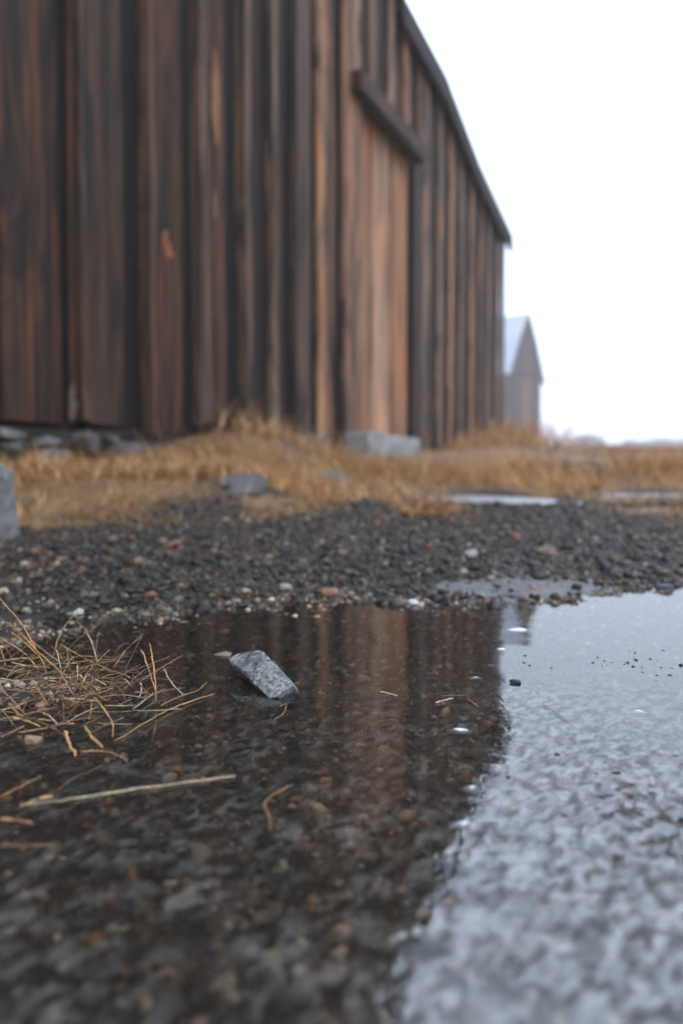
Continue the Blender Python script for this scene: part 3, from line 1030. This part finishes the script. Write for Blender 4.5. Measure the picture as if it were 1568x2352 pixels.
clump = empty('dead_grass_clump', tuple(at_z(150, 1600)))
tag(clump, 'tangled clump of dead brown grass stalks at the puddle edge', 'grass clump')
CO = Vector(clump.location)
ST = [  # crop points, alpha, thickness (mm), colour index
    ([(-40, 60), (20, 140), (120, 250), (200, 370), (250, 470), (300, 560), (320, 625)], .25, 1.15, 1),
    ([(-30, 230), (60, 290), (150, 360), (240, 460), (330, 540), (450, 640), (600, 740), (735, 815)], .55, 1.5, 0),
    ([(75, 340), (150, 400), (250, 490), (290, 540)], .3, 1.4, 0),
    ([(95, 290), (130, 340), (180, 400), (260, 480), (310, 520)], .3, 1.3, 0),
    ([(0, 380), (100, 440), (180, 500), (265, 600)], .35, 1.4, 1),
    ([(0, 390), (40, 450), (80, 520)], .3, 1.0, 2),
    ([(0, 450), (20, 500), (40, 580)], .3, 1.1, 0),
    ([(-20, 548), (60, 535), (150, 525), (280, 520)], .7, 1.7, 1),
    ([(570, 185), (500, 240), (440, 310), (400, 390), (375, 480), (355, 530)], .25, 1.3, 1),
    ([(885, 160), (800, 215), (700, 275), (600, 345), (500, 420), (430, 500), (385, 565)], .45, 1.0, 2),
    ([(525, 270), (570, 310), (605, 350)], .5, 1.0, 0),
    ([(598, 355), (630, 420), (650, 490), (670, 555)], .3, 1.2, 3),
    ([(425, 435), (520, 490), (620, 545), (720, 590), (830, 630), (890, 660)], .6, 1.4, 0),
    ([(980, 355), (950, 410), (905, 500), (850, 615)], .3, 1.2, 4),
    ([(1022, 420), (1035, 470), (1050, 570), (1062, 680), (1068, 820)], .15, 1.7, 0),
    ([(965, 465), (990, 520), (1020, 610), (1050, 700), (1060, 745)], .2, 1.6, 0),
    ([(1165, 510), (1050, 555), (940, 595), (820, 640), (720, 690), (640, 725)], .75, 1.2, 2),
    ([(960, 565), (900, 600), (830, 650), (780, 720), (740, 800)], .7, 1.2, 4),
    ([(530, 570), (532, 640), (520, 690), (500, 755)], .35, 1.3, 3),
    ([(540, 630), (600, 690), (660, 730), (690, 760)], .7, 1.3, 3),
    ([(1125, 590), (1145, 645), (1190, 710), (1250, 770)], .6, 1.1, 3),
    ([(1410, 690), (1350, 745), (1260, 775), (1180, 805), (1100, 850)], .9, 1.4, 0),
    ([(1050, 760), (990, 810), (910, 870)], .9, 1.4, 3),
    ([(1255, 700), (1150, 672), (1050, 662), (930, 668)], .9, .9, 4),
    ([(640, 790), (700, 860), (750, 930), (775, 990), (770, 1065)], .6, 1.5, 0),
    ([(510, 970), (430, 975), (340, 995), (270, 1010), (130, 1030)], .9, 1.5, 0),
    ([(75, 925), (160, 945), (230, 970), (275, 990)], .9, 1.6, 1),
    ([(60, 830), (110, 890), (155, 925)], .8, 1.5, 0),
    ([(260, 940), (320, 945), (385, 952)], .95, 1.7, 0),
    ([(575, 985), (620, 1050), (670, 1100), (705, 1135)], .8, 2.0, 0),
    ([(440, 1020), (460, 1070), (490, 1130), (515, 1195)], .8, 2.2, 1),
    ([(170, 985), (100, 1020), (0, 1065)], .9, 1.2, 1),
    ([(0, 660), (100, 680), (180, 710), (260, 770)], .8, 1.3, 1),
    ([(60, 805), (130, 795), (210, 785)], .9, 1.4, 0),
    ([(80, 550), (160, 570), (250, 580), (340, 588)], .85, 1.3, 3),
    ([(30, 640), (120, 620), (220, 605)], .85, 1.1, 2),
    ([(430, 820), (432, 880), (440, 950)], .4, 1.8, 4),
    ([(620, 820), (625, 860), (612, 945)], .4, 1.5, 0),
    ([(960, 690), (970, 740), (945, 795)], .5, 1.4, 3),
    ([(800, 710), (840, 770), (870, 820)], .6, 1.6, 4),
    ([(640, 400), (645, 450), (665, 540)], .3, .9, 2),
    ([(350, 440), (400, 490), (480, 610)], .5, 1.0, 2)]
for (pp, al, mm, ci) in ST:
    P3 = [Vector(q) - CO for q in place_path([zs(*q) for q in pp], al)]
    link('stalk', tube_mesh('stalk', P3, mm * 0.00048, mm * 0.00034, STRAW_C[ci]), M_STRAW, clump)
rs = random.Random(5)
for k in range(256):
    while True:
        cx, cyy = rs.gauss(380, 330), rs.gauss(720, 150)
        if -100 < cx < 1050 and 480 < cyy < 1080: break
    p0 = at_z(*zs(cx, cyy), rs.uniform(0.001, 0.007))
    L, th = rs.uniform(0.008, 0.04), rs.gauss(0.1, 1.0)
    dx, dy = L * math.cos(th), L * math.sin(th) * 0.9
    if rs.random() < 0.25: dx = -dx
    up = rs.uniform(-0.001, 0.006) if rs.random() < .7 else rs.uniform(.006, .02)
    mid = Vector(p0) + Vector((dx * .5, dy * .5, up * .5 + rs.uniform(-.001, .003)))
    P3 = [Vector(p0) - CO, mid - CO, Vector(p0) + Vector((dx, dy, up)) - CO]
    link('stalk', tube_mesh('stalk', P3, rs.uniform(.00025, .00065), rs.uniform(.0002, .0004), (lambda q, w: [v * q for v in w])(rs.uniform(.35, 1.15), STRAW_C[rs.choice((0, 1, 2, 2, 4, 4, 3, 5))]), k=5), M_STRAW, clump)


def zt(cx, cyy): return (0.54 * cx, 1693.3 + 0.54 * cyy)       # lower-left crop


def loose(name, paths, r_mm, ci, label, cat, alpha=1.0, lift=0.0008):
    """a loose straw or twig lying on the water: one or more joined pieces"""
    a = at_z(*paths[0][0], lift)
    root = None
    meshes = []
    for pth in paths:
        P3 = [Vector(q) - Vector(a) for q in place_path(pth, alpha, lift)]
        meshes.append(tube_mesh(name, P3, r_mm * 0.00046, r_mm * 0.00034, STRAW_C[ci]))
    if len(meshes) > 1:
        bm = bmesh.new()
        for m_ in meshes: bm.from_mesh(m_)
        bm.to_mesh(meshes[0]); bm.free()
        meshes[0].polygons.foreach_set('use_smooth', [True] * len(meshes[0].polygons))
    o = link(name, meshes[0], M_STRAW)
    o.location = a
    return tag(o, label, cat)


loose('straw', [[zs(1465, 768), zs(1300, 820), zs(1150, 880), zs(1000, 960), zs(880, 1035), zs(780, 1088)]], 2.2, 0, 'long straight straw lying in the water right of the stalk clump', 'straw')
loose('straw', [[zt(1000, 165), zt(850, 185), zt(650, 210), zt(400, 248), zt(220, 275), zt(90, 290)]], 1.6, 5, 'longest pale straw floating below the stalk clump', 'straw')
loose('twig', [[zt(1245, 205), zt(1190, 230), zt(1140, 260)], [zt(1140, 262), zt(1125, 290), zt(1145, 340), zt(1150, 400)]], 2.0, 2, 'bent orange twig with a kink, floating in mid puddle', 'twig')
loose('straw', [[zc_(1060, 970), zc_(1135, 930), zc_(1140, 960), zc_(1110, 1050), zc_(990, 1135)]], 1.0, 0, 'hooked straw bit floating just below the speckled rock', 'straw')
loose('straw', [[(873, 1588), (890, 1592), (912, 1598)]], 1.3, 3, 'short pale straw, left one of two near mid puddle', 'straw')
loose('straw', [[(1000, 1614), (1020, 1608), (1040, 1604)]], 1.3, 3, 'short pale straw, right one of two near mid puddle', 'straw')
loose('straw', [[(1070, 1604), (1085, 1614), (1098, 1624)]], 1.1, 2, 'short brown curved straw close to the edge of the barn reflection', 'straw')
loose('straw', [[(1010, 1598), (1050, 1597), (1080, 1600)]], 0.8, 4, 'thin reddish straw above the right pale straw', 'straw')
loose('straw', [[(1245, 1500 + 118), (1275, 1637), (1310, 1660)]], 0.8, 5, 'thin straw floating on the bright sky reflection', 'straw')
loose('straw', [[zt(175, 165), zt(80, 215), zt(0, 258)]], 2.0, 0, 'brown straw at the left edge above the longest straw', 'straw')
loose('straw', [[zt(225, 250), zt(150, 270), zt(85, 295)]], 2.2, 1, 'stubby straw crossing the left end of the longest straw', 'straw')
loose('straw', [[zt(430, 125), zt(370, 150), zt(300, 185), zt(240, 225)]], 1.6, 4, 'reddish straw between the stalk clump and the longest straw', 'straw')
loose('straw', [[zt(0, 350), zt(60, 352), zt(140, 366)]], 1.8, 2, 'dull straw at the left edge below the longest straw', 'straw')
loose('straw', [[zt(0, 458), zt(100, 462), zt(230, 462)]], 1.6, 4, 'lowest reddish straw at the left edge of the puddle', 'straw')
loose('straw', [[zt(340, 62), zt(440, 60), zt(500, 78), zt(540, 100)]], 1.6, 2, 'sunken straw with a drooping end under the stalk clump', 'straw')
p = at_z(*zc_(320, 330), 0.0)
lump('wood_chip', (p[0], p[1] + 0.004, 0.0015), (0.017, 0.008, 0.005), M_STRAW, 'flat brownish wood chip touching the rock on its left', 'wood chip', 61, -0.1, rough=0.03)
ob = col.objects[-1]
at_ = ob.data.color_attributes.new('tint', 'FLOAT_COLOR', 'POINT')
for d_ in at_.data: d_.color = (0.13, 0.09, 0.065, 1)

# ------------------------------------------------------------------ floating ice chips
def ice(x, y, wpx, tilt_px, label, seed, dark=False):
    p = at_z(x, y)
    sc = p[1] / FPX
    w_ = wpx * sc
    r = random.Random(seed)
    bm = bmesh.new()
    nseg, rings = 18, 5
    prev = None
    ph = [r.uniform(0, 6.28) for _ in range(4)]
    for a in range(rings):
        rr = 1 - a / rings
        ring = []
        for e in range(nseg):
            th = 2 * math.pi * e / nseg
            k = 1 + 0.14 * math.sin(2 * th + ph[0]) + 0.09 * math.sin(3 * th + ph[1]) + 0.05 * math.sin(5 * th + ph[2])
            zz = (1 - rr ** 2.4) * w_ * 0.10 + 0.02 * w_ * math.sin(4 * th + ph[3]) * (1 - rr) - 0.0008
            ring.append(bm.verts.new((0.5 * w_ * k * rr * math.cos(th), 0.5 * w_ * k * rr * math.sin(th) * 0.75, zz)))
        if prev:
            for e in range(nseg):
                bm.faces.new([prev[e], prev[(e + 1) % nseg], ring[(e + 1) % nseg], ring[e]])
        else:
            low = [bm.verts.new((v.co.x * .9, v.co.y * .9, -0.0025)) for v in ring]
            for e in range(nseg):
                bm.faces.new([low[e], low[(e + 1) % nseg], ring[(e + 1) % nseg], ring[e]])
            bm.faces.new(low[::-1])
        prev = ring
    bm.faces.new(prev)
    bmesh.ops.recalc_face_normals(bm, faces=bm.faces)
    me = bpy.data.meshes.new('ice_chip'); bm.to_mesh(me); bm.free()
    o = link('ice_chip', me, M_ICE, smooth=True)
    o.location = p
    o.rotation_euler = (0, 0, r.uniform(-0.4, 0.4))
    return tag(o, label, 'ice chip', 'ice chips floating on the puddle')


ice(1189, 1446, 46, 0, 'largest flat ice chip, where the far barn is mirrored', 1)
ice(1150, 1490, 30, 0, 'thin ice chip left of the mirrored barn corner, second from the far shore', 2)
ice(1092, 1555, 26, 0, 'small bright ice chip in the dark barn reflection', 3)
ice(1057, 1675, 44, 0, 'plump white ice chip alone in the dark reflection', 4)
ice(1136, 1757, 30, 0, 'ice bump at the edge of the sky reflection, upper of three', 5)
ice(1084, 1807, 42, 0, 'bluish ice chip in the dark water, middle of the three edge chips', 6)
ice(1064, 1889, 48, 0, 'lowest ice chip poking into the dark reflection', 7)
ice(1128, 1525, 14, 0, 'tiny ice speck above the small bright ice chip', 8)
ice(455, 1710, 18, 0, 'small glinting ice bit below the stalk clump', 9)
ice(208, 1827, 16, 0, 'ice bead on the longest pale straw', 10)
ice(1465, 1632, 34, 0, 'faint ice ridge out on the bright sky reflection', 11)

# dark bark flake on the sky reflection, and distinct pebbles
def pebble(name, x, y, wpx, hpx, color, label, seed, cat='pebble', z=None, rot=0.0):
    p = on_ground(x, y + hpx * 0.4) if z is None else at_z(x, y + hpx * 0.4, z)
    sc = p[1] / FPX
    o = lump(name, (p[0], p[1] + wpx * sc * 0.3, p[2] + hpx * sc * 0.28), (wpx * sc, wpx * sc * 0.8, hpx * sc * 1.25), M_GRAVEL, label, cat, seed, rot, rough=0.06)
    at_ = o.data.color_attributes.new('tint', 'FLOAT_COLOR', 'POINT')
    for d_ in at_.data: d_.color = (*color, 1)
    return o


pebble('bark_flake', 1184, 1568, 30, 10, (0.02, 0.018, 0.016), 'dark bark flake on the bright water beside the mirrored barn corner', 71, 'bark flake', z=0.0)
PB = [
    (756, 1362, 62, 20, (0.20, 0.10, 0.055), 'flat orange pebble at the far shore of the puddle'),
    (400, 1252, 50, 22, (0.16, 0.075, 0.05), 'dull red-brown stone lying high on the gravel'),
    (318, 1290, 30, 18, (0.20, 0.13, 0.09), 'salmon pebble in the gravel below the red-brown stone'),
    (172, 1408, 36, 22, (0.42, 0.41, 0.36), 'whitish pebble behind the tall dead stalks'),
    (72, 1708, 46, 42, (0.20, 0.13, 0.08), 'brown wet stone half under water below the stalk clump'),
    (1186, 1232, 24, 18, (0.17, 0.055, 0.035), 'small brick-red pebble on the gravel right of the barn corner'),
    (1256, 1268, 64, 26, (0.12, 0.08, 0.055), 'brown stone on the right-hand gravel'),
    (1080, 1270, 40, 22, (0.28, 0.27, 0.25), 'pale grey stone in the middle gravel'),
    (950, 1386, 36, 16, (0.40, 0.38, 0.36), 'pale pebble at the shoreline in front of the barn reflection'),
    (434, 1505, 28, 18, (0.16, 0.17, 0.18), 'small pointed grey pebble between the clump and the rock'),
    (1530, 1352, 44, 18, (0.05, 0.06, 0.075), 'dark bluish stone at the puddle edge on the far right'),
    (1470, 1408, 40, 16, (0.17, 0.12, 0.07), 'brown pebble in the wet strip right of the mirrored barns'),
    (655, 1350, 34, 18, (0.22, 0.20, 0.17), 'grey-beige pebble left of the flat orange one')]
for k, (x, y, w_, h_, c_, lb) in enumerate(PB):
    pebble('pebble', x, y, w_, h_, c_, lb, 80 + k, z=(-0.004 if k == 4 else None), rot=0.3 * math.sin(k * 2.1))
pebble('clod', 1370, 1120, 22, 12, (0.03, 0.028, 0.025), 'dark clod in the grass beyond the pale puddle', 101, 'clod')
pebble('clod', 838, 1150, 22, 14, (0.035, 0.032, 0.03), 'dark clod at the grass edge below the door', 103, 'clod')

# ------------------------------------------------------------------ gravel (nobody could count it)
PHI_ = (1 + 5 ** 0.5) / 2
ICO = np.array([(-1, PHI_, 0), (1, PHI_, 0), (-1, -PHI_, 0), (1, -PHI_, 0), (0, -1, PHI_), (0, 1, PHI_), (0, -1, -PHI_), (0, 1, -PHI_), (PHI_, 0, -1), (PHI_, 0, 1), (-PHI_, 0, -1), (-PHI_, 0, 1)]) / math.sqrt(1 + PHI_ ** 2)
ICF = np.array([(0, 11, 5), (0, 5, 1), (0, 1, 7), (0, 7, 10), (0, 10, 11), (1, 5, 9), (5, 11, 4), (11, 10, 2), (10, 7, 6), (7, 1, 8), (3, 9, 4), (3, 4, 2), (3, 2, 6), (3, 6, 8), (3, 8, 9), (4, 9, 5), (2, 4, 11), (6, 2, 10), (8, 6, 7), (9, 8, 1)])
PAL = np.array([(0.044, 0.040, 0.037), (0.018, 0.017, 0.016), (0.072, 0.064, 0.056), (0.14, 0.13, 0.115), (0.060, 0.042, 0.030), (0.17, 0.080, 0.038), (0.27, 0.245, 0.205), (0.045, 0.047, 0.050), (0.10, 0.080, 0.058), (0.21, 0.13, 0.08)])
PALW = np.array([.20, .25, .14, .10, .09, .045, .05, .05, .06, .025]); PALW /= PALW.sum()


def scatter_stones(n, X, Y, size, sink, pal_gain=1.0, flat=(0.45, 0.8), palw=PALW, zoff=0.0):
    R = rng.normal(size=(n, 3, 3))
    Q, _ = np.linalg.qr(R)
    v = ICO[None] * (1 + rng.uniform(-0.28, 0.28, (n, 12, 1)))
    v = v * np.stack([np.ones(n), rng.uniform(.6, 1, n), rng.uniform(*flat, n)], 1)[:, None, :]
    # keep stones lying on their flat side: mild tilt, free yaw
    th = rng.uniform(0, 2 * np.pi, n); tx = rng.normal(0, .25, n); ty = rng.normal(0, .25, n)
    c, s_ = np.cos(th), np.sin(th)
    x = v[..., 0] * c[:, None] - v[..., 1] * s_[:, None]
    y = v[..., 0] * s_[:, None] + v[..., 1] * c[:, None]
    z = v[..., 2] + x * tx[:, None] + y * ty[:, None]
    v = np.stack([x, y, z], -1) * (size / 2)[:, None, None]
    Z = ground_z(X, Y) + size * sink + zoff
    v += np.stack([X, Y, Z], 1)[:, None, :]
    f = (ICF[None] + (np.arange(n) * 12)[:, None, None]).reshape(-1, 3)
    ci = rng.choice(len(PAL), n, p=palw)
    colr = PAL[ci] * np.array([[1.10, 0.98, 0.82]]) * rng.uniform(.25, 1.0, (n, 1)) * pal_gain
    return v.reshape(-1, 3), f, np.repeat(colr, 12, 0)


def sample_side(n, y0, y1, t0, t1):
    Y = np.sqrt(rng.uniform(y0 ** 2, y1 ** 2, n))
    T = rng.uniform(t0, t1, n) * rng.choice((-1, 1), n)
    return T * Y, Y


def sample_fan(n, y0, y1, tmax=0.62, power=1.0):
    Y = np.sqrt(rng.uniform(y0 ** 2, y1 ** 2, n)) if power == 1.0 else y0 * (y1 / y0) ** rng.uniform(0, 1, n)
    T = rng.uniform(-tmax, tmax, n)
    return T * Y, Y


parts = []
X, Y = sample_fan(90000, 0.86, 3.0)
g = grassness(X, Y); o_ = outside(X, Y)
dmud = np.abs((X - at_z(1225, 1362)[0]) / 0.13) ** 2 + np.abs((Y - at_z(1225, 1358)[1]) / 0.075) ** 2      # bare mud strip by the water
keep = (rng.uniform(size=len(X)) > g * 1.05) & (pond_d(X, Y) > 1.1) & (o_ > -0.05) & ((dmud > 1) | (rng.uniform(size=len(X)) < .15))
X, Y = X[keep], Y[keep]
parts.append(scatter_stones(len(X), X, Y, np.clip(rng.lognormal(math.log(0.0052), .52, len(X)), .0025, .024), 0.12))
X, Y = sample_side(13000, 0.86, 3.0, 0.62, 1.4)
keep = (rng.uniform(size=len(X)) > grassness(X, Y) * 1.05) & (outside(X, Y) > -0.05)
X, Y = X[keep], Y[keep]
parts.append(scatter_stones(len(X), X, Y, np.clip(rng.lognormal(math.log(0.010), .5, len(X)), .004, .03), 0.12))
X, Y = sample_fan(9000, 2.4, 9.0)
g = grassness(X, Y); keep = (rng.uniform(size=len(X)) > g * 1.02) & (pond_d(X, Y) > 1.25)
X, Y = X[keep], Y[keep]
parts.append(scatter_stones(len(X), X, Y, np.clip(rng.lognormal(math.log(0.020), .5, len(X)), .008, .06), 0.12))
allv, allf, allc, base_i = [], [], [], 0
for (v, f, c) in parts:
    allv.append(v); allf.append(f + base_i); allc.append(c); base_i += len(v)
gv = link('gravel', np_mesh('gravel', np.vstack(allv), np.vstack(allf), np.vstack(allc)), M_GRAVEL)
tag(gv, 'wet dark gravel of small mixed stones between puddle and grass', 'gravel', kind='stuff')

X, Y = sample_fan(22000, 0.14, 1.05, 0.62)
o_ = outside(X, Y); keep = o_ < 0.01
X, Y = X[keep], Y[keep]
sz = np.clip(rng.lognormal(math.log(0.0046), .45, len(X)), .002, .012)
BW = np.array([.14, .20, .10, .17, .12, .05, .10, .02, .07, .03]); BW /= BW.sum()
v, f, c = scatter_stones(len(X), X, Y, sz, 0.0, 1.8, palw=BW)
# dark grit standing out of the water on the shallow side
gx, gy = [], []
for (px, py, ax, ay, n_) in ((1500, 1850, .028, .040, 60), (1520, 1530, .045, .030, 110)):
    c_ = at_z(px, py)
    gx.append(c_[0] + rng.normal(0, ax, n_)); gy.append(c_[1] + rng.normal(0, ay, n_))
gx, gy = np.concatenate(gx), np.concatenate(gy)
sz2 = rng.uniform(.0014, .0050, len(gx))
v2, f2_, c2 = scatter_stones(len(gx), gx, gy, sz2, 0.0, 0.6, flat=(0.25, 0.45))
zc0 = np.repeat(ground_z(gx, gy), 12)
v2[:, 2] += -zc0 + rng.uniform(-.0012, .0002, len(gx)).repeat(12)
f = np.vstack([f, f2_ + len(v)]); v = np.vstack([v, v2]); c = np.vstack([c, c2])
bedst = link('pebble_bed', np_mesh('pebble_bed', v, f, c), M_GRAVEL)
tag(bedst, 'small brown and grey pebbles on the bottom of the puddle', 'pebbles', kind='stuff')

# ------------------------------------------------------------------ dry grass (one mass)
def blades(n, X, Y, L, W, lean_dir, lean, colr, droop=0.6, seg=3):
    """n curved tapering blades"""
    Z = ground_z(X, Y) - 0.004
    ax = np.stack([np.cos(lean_dir), np.sin(lean_dir)], 1)
    side = np.stack([-np.sin(lean_dir), np.cos(lean_dir)], 1)
    tw = rng.uniform(-1.3, 1.3, n)
    sd = side * np.cos(tw)[:, None] + ax * np.sin(tw)[:, None]
    vs = []
    a0 = lean
    px, pz = np.zeros(n), np.zeros(n)
    for k in range(seg + 1):
        f_ = k / seg
        w_ = W * (1 - f_) ** 0.7 * 0.5 + 0.0002
        cen = np.stack([X + ax[:, 0] * px, Y + ax[:, 1] * px, Z + pz], 1)
        off = np.stack([sd[:, 0] * w_, sd[:, 1] * w_, np.zeros(n)], 1)
        vs += [cen - off, cen + off]
        a = np.minimum(a0 + droop * f_ * 1.6, 1.75)
        px = px + np.sin(a) * L / seg; pz = pz + np.cos(a) * L / seg
    v = np.stack(vs, 1)
    nv = 2 * (seg + 1)
    tpl = np.array([(2 * k, 2 * k + 1, 2 * k + 3, 2 * k + 2) for k in range(seg)])
    f = (tpl[None] + (np.arange(n) * nv)[:, None, None]).reshape(-1, 4)
    return v.reshape(-1, 3), f, np.repeat(colr, nv, 0)


GP = np.array([(0.44, 0.250, 0.098), (0.54, 0.33, 0.14), (0.34, 0.165, 0.058), (0.58, 0.41, 0.22), (0.16, 0.075, 0.032), (0.47, 0.215, 0.075)])


def grass_patch(n, y0, y1, lmin, lmax, wmm, lean_mu, tmax=0.6, log=False, tmin=None, thr=0.22):
    X, Y = sample_fan(n, y0, y1, tmax, 2.0 if log else 1.0)
    P = np.stack([X, Y], 1)
    g = grassness(X, Y)
    # not inside the barn, not on the stones
    sd_ = (X - CORNER[0]) * NW[0] + (Y - CORNER[1]) * NW[1]
    al = -((X - CORNER[0]) * DW[0] + (Y - CORNER[1]) * DW[1])
    keep = (rng.uniform(size=n) < (g - thr) * 2.2) & ((sd_ > 0.05) | (al < -0.1))
    fs1 = on_ground(545, 1128)
    keep &= (((X - fs1[0]) / 0.085) ** 2 + ((Y - fs1[1] + .01) / 0.10) ** 2) > 1
    fs2 = on_ground(756, 1100)
    keep &= (((X - fs2[0]) / 0.11) ** 2 + ((Y - fs2[1] - .05) / 0.15) ** 2) > 1
    keep &= ~((X < ctr_up[0] + 0.07) & (np.abs(Y - 1.6) < 0.2))
    X, Y, P = X[keep], Y[keep], P[keep]
    n = len(X)
    tuft = 0.6 + 0.5 * np.clip(0.7 * vnoise(P, 3.0, 21) + .7 * vnoise(P, 9.0, 22), -1, 1)
    L = rng.uniform(lmin, lmax, n) * (0.45 + 1.15 * tuft ** 2)
    ld = 1.4 * np.pi + 1.1 * vnoise(P, 1.7, 23) + rng.normal(0, .9, n)       # mostly combed towards the camera
    lean = np.abs(rng.normal(lean_mu, .5, n))
    patch = np.clip(0.5 + 0.9 * vnoise(P, 1.3, 31) + 0.4 * vnoise(P, 4.0, 32), 0, 1)
    L = L * (0.55 + 0.6 * patch)
    ss_ = -((X - CORNER[0]) * DW[0] + (Y - CORNER[1]) * DW[1]); oo_ = (X - CORNER[0]) * NW[0] + (Y - CORNER[1]) * NW[1]
    L = np.where((ss_ > sx(990) - .2) & (ss_ < sx(820) + 1.4) & (oo_ < 1.3), L * 0.35, L)      # trodden short before the door
    cc = GP[rng.choice(len(GP), n, p=[.25, .22, .2, .08, .1, .15])] * rng.uniform(.6, 1.2, (n, 1)) * (0.45 + 0.8 * tuft[:, None])
    cc = cc * (0.78 + 0.48 * patch[:, None]) * (1 + np.array([[-0.10, 0.0, 0.25]]) * (1 - patch[:, None]) * (rng.uniform(size=(n, 1)) < .5))
    return blades(n, X, Y, L, wmm * .001 * rng.uniform(.6, 1.3, n), ld, lean, cc)


ctr_up = np.array(at_y(21, 1064, 1.55))
parts = [grass_patch(9000, 1.35, 2.9, .03, .07, 1.8, 1.35, thr=-0.05), grass_patch(16000, 1.6, 9.0, .07, .14, 4.5, .9, tmax=1.3), grass_patch(9000, 1.7, 6.0, .12, .22, 2.6, .7, thr=0.5), grass_patch(75000, 1.6, 5.5, .05, .11, 2.4, 1.0), grass_patch(52000, 4.5, 14, .07, .15, 4.2, .95), grass_patch(26000, 13, 120, .10, .20, 14, .6, log=True, tmax=.5)]
# taller tufts along the wall foot and the far corner
for (px, py, Yd, sg, n_, l0, l1) in ((560, 1030, 4.7, .34, 700, .10, .26), (1135, 1040, 10.2, .45, 1500, .22, .5), (690, 1040, 5.1, .22, 300, .08, .16), (1010, 1040, 8.6, .3, 500, .12, .26), (1060, 1040, 9.2, .4, 900, .15, .32), (250, 1075, 2.8, .4, 700, .05, .10)):
    c_ = at_y(px, py, Yd)
    X = c_[0] + rng.normal(0, sg, n_); Y = c_[1] + rng.normal(0, sg * .6, n_)
    sd_ = (X - CORNER[0]) * NW[0] + (Y - CORNER[1]) * NW[1]
    k_ = sd_ > 0.06
    X, Y = X[k_], Y[k_]; n_ = len(X)
    cc = GP[rng.choice(len(GP), n_)] * rng.uniform(.7, 1.25, (n_, 1))
    parts.append(blades(n_, X, Y, rng.uniform(l0, l1, n_), np.full(n_, .0035 + .0006 * Yd), rng.uniform(0, 2 * np.pi, n_), np.abs(rng.normal(.25, .38, n_)), cc, droop=.5))
allv, allf, allc, base_i = [], [], [], 0
for (v, f, c) in parts:
    allv.append(v); allf.append(f + base_i); allc.append(c); base_i += len(v)
gr = link('dry_grass', np_mesh('dry_grass', np.vstack(allv), np.vstack(allf), np.vstack(allc)), M_GRASS)
tag(gr, 'matted golden brown dry grass along the barn and across the field', 'grass', kind='stuff')

# ------------------------------------------------------------------ far shrubs in the mist
def shrub(x, ytop, wpx, Yd, label, seed):
    r = np.random.default_rng(seed)
    X0 = tan_of(x) * Yd
    z0 = float(ground_z(X0, Yd)[0])
    top = CAM_H + (1096 - ytop) / FPX * Yd
    H = top - z0; W_ = wpx / FPX * Yd
    root = empty('shrub', (X0, Yd, z0))
    tag(root, label, 'shrub', 'shrubs far off in the mist')
    n = 6000
    nb = 9
    bc = np.stack([r.uniform(-.33, .33, nb) * W_, r.uniform(-.33, .33, nb) * W_, r.uniform(.35, .74, nb) * H], 1)
    br = r.uniform(.16, .27, nb) * W_
    k = r.integers(0, nb, n)
    d = r.normal(size=(n, 3)); d /= np.linalg.norm(d, axis=1)[:, None]
    p = bc[k] + d * (br[k] * r.uniform(.5, 1.05, n))[:, None] * np.array([1, 1, min(1.0, H / W_)])
    p[:, 2] = np.clip(p[:, 2], .05, H * 1.02)
    u = r.normal(size=(n, 3)); u /= np.linalg.norm(u, axis=1)[:, None]
    w_ = np.cross(u, d); w_ /= np.linalg.norm(w_, axis=1)[:, None] + 1e-6
    sl = r.uniform(.08, .18, n)[:, None] * (Yd / 90)
    v = np.stack([p - u * sl, p + w_ * sl * .6, p + u * sl, p - w_ * sl * .6], 1).reshape(-1, 3)
    f = np.arange(n * 4).reshape(-1, 4)
    cl = np.array([(0.07, 0.06, 0.03), (0.10, 0.08, 0.045), (0.05, 0.046, 0.028)])[r.integers(0, 3, n)]
    link('crown', np_mesh('crown', v, f, np.repeat(cl, 4, 0)), M_LEAF, root)
    for q in range(3):
        a = r.uniform(0, 6.28)
        tip = Vector((math.cos(a) * W_ * .25, math.sin(a) * W_ * .25, H * .7))
        me = tube_mesh('trunk', [(0.05 * q, 0, -.1), tip * .4 + Vector((0, 0, .1)), tip], .07, .02, (0.09, 0.07, 0.055))
        link('trunk', me, M_GRASS, root)


shrub(1350, 997, 92, 130, 'tallest hazy shrub on the horizon, right of the far barn', 3)
shrub(1462, 1009, 70, 140, 'faint round shrub in the middle of the far row', 4)
shrub(1545, 1004, 120, 150, 'widest hazy shrub at the right end of the horizon', 5)
shrub(1415, 1019, 60, 150, 'low faint shrub between the tallest and the middle one', 6)
shrub(1610, 1007, 110, 145, 'hazy shrub cut by the right border of the view', 7)

# ------------------------------------------------------------------ mist
hz = bpy.data.materials.new('mist')
hz.use_nodes = True
nt = hz.node_tree; nt.nodes.clear()
ho = nt.nodes.new('ShaderNodeOutputMaterial')
hv = nt.nodes.new('ShaderNodeVolumePrincipled')
hv.inputs['Color'].default_value = (0.96, 0.975, 1.0, 1)
hv.inputs['Density'].default_value = 0.0037
hv.inputs['Anisotropy'].default_value = 0.2
nt.links.new(hv.outputs[0], ho.inputs['Volume'])
bm = bmesh.new()
bmesh.ops.create_cube(bm, size=1.0)
me = bpy.data.meshes.new('haze')
bm.to_mesh(me); bm.free()
haze = link('haze', me, hz)
haze.scale = (540, 540, 13.0)
haze.location = (0, 0, 13.0 / 2 - 1.3)
tag(haze, 'thin white mist hanging over the field', 'mist', kind='stuff')
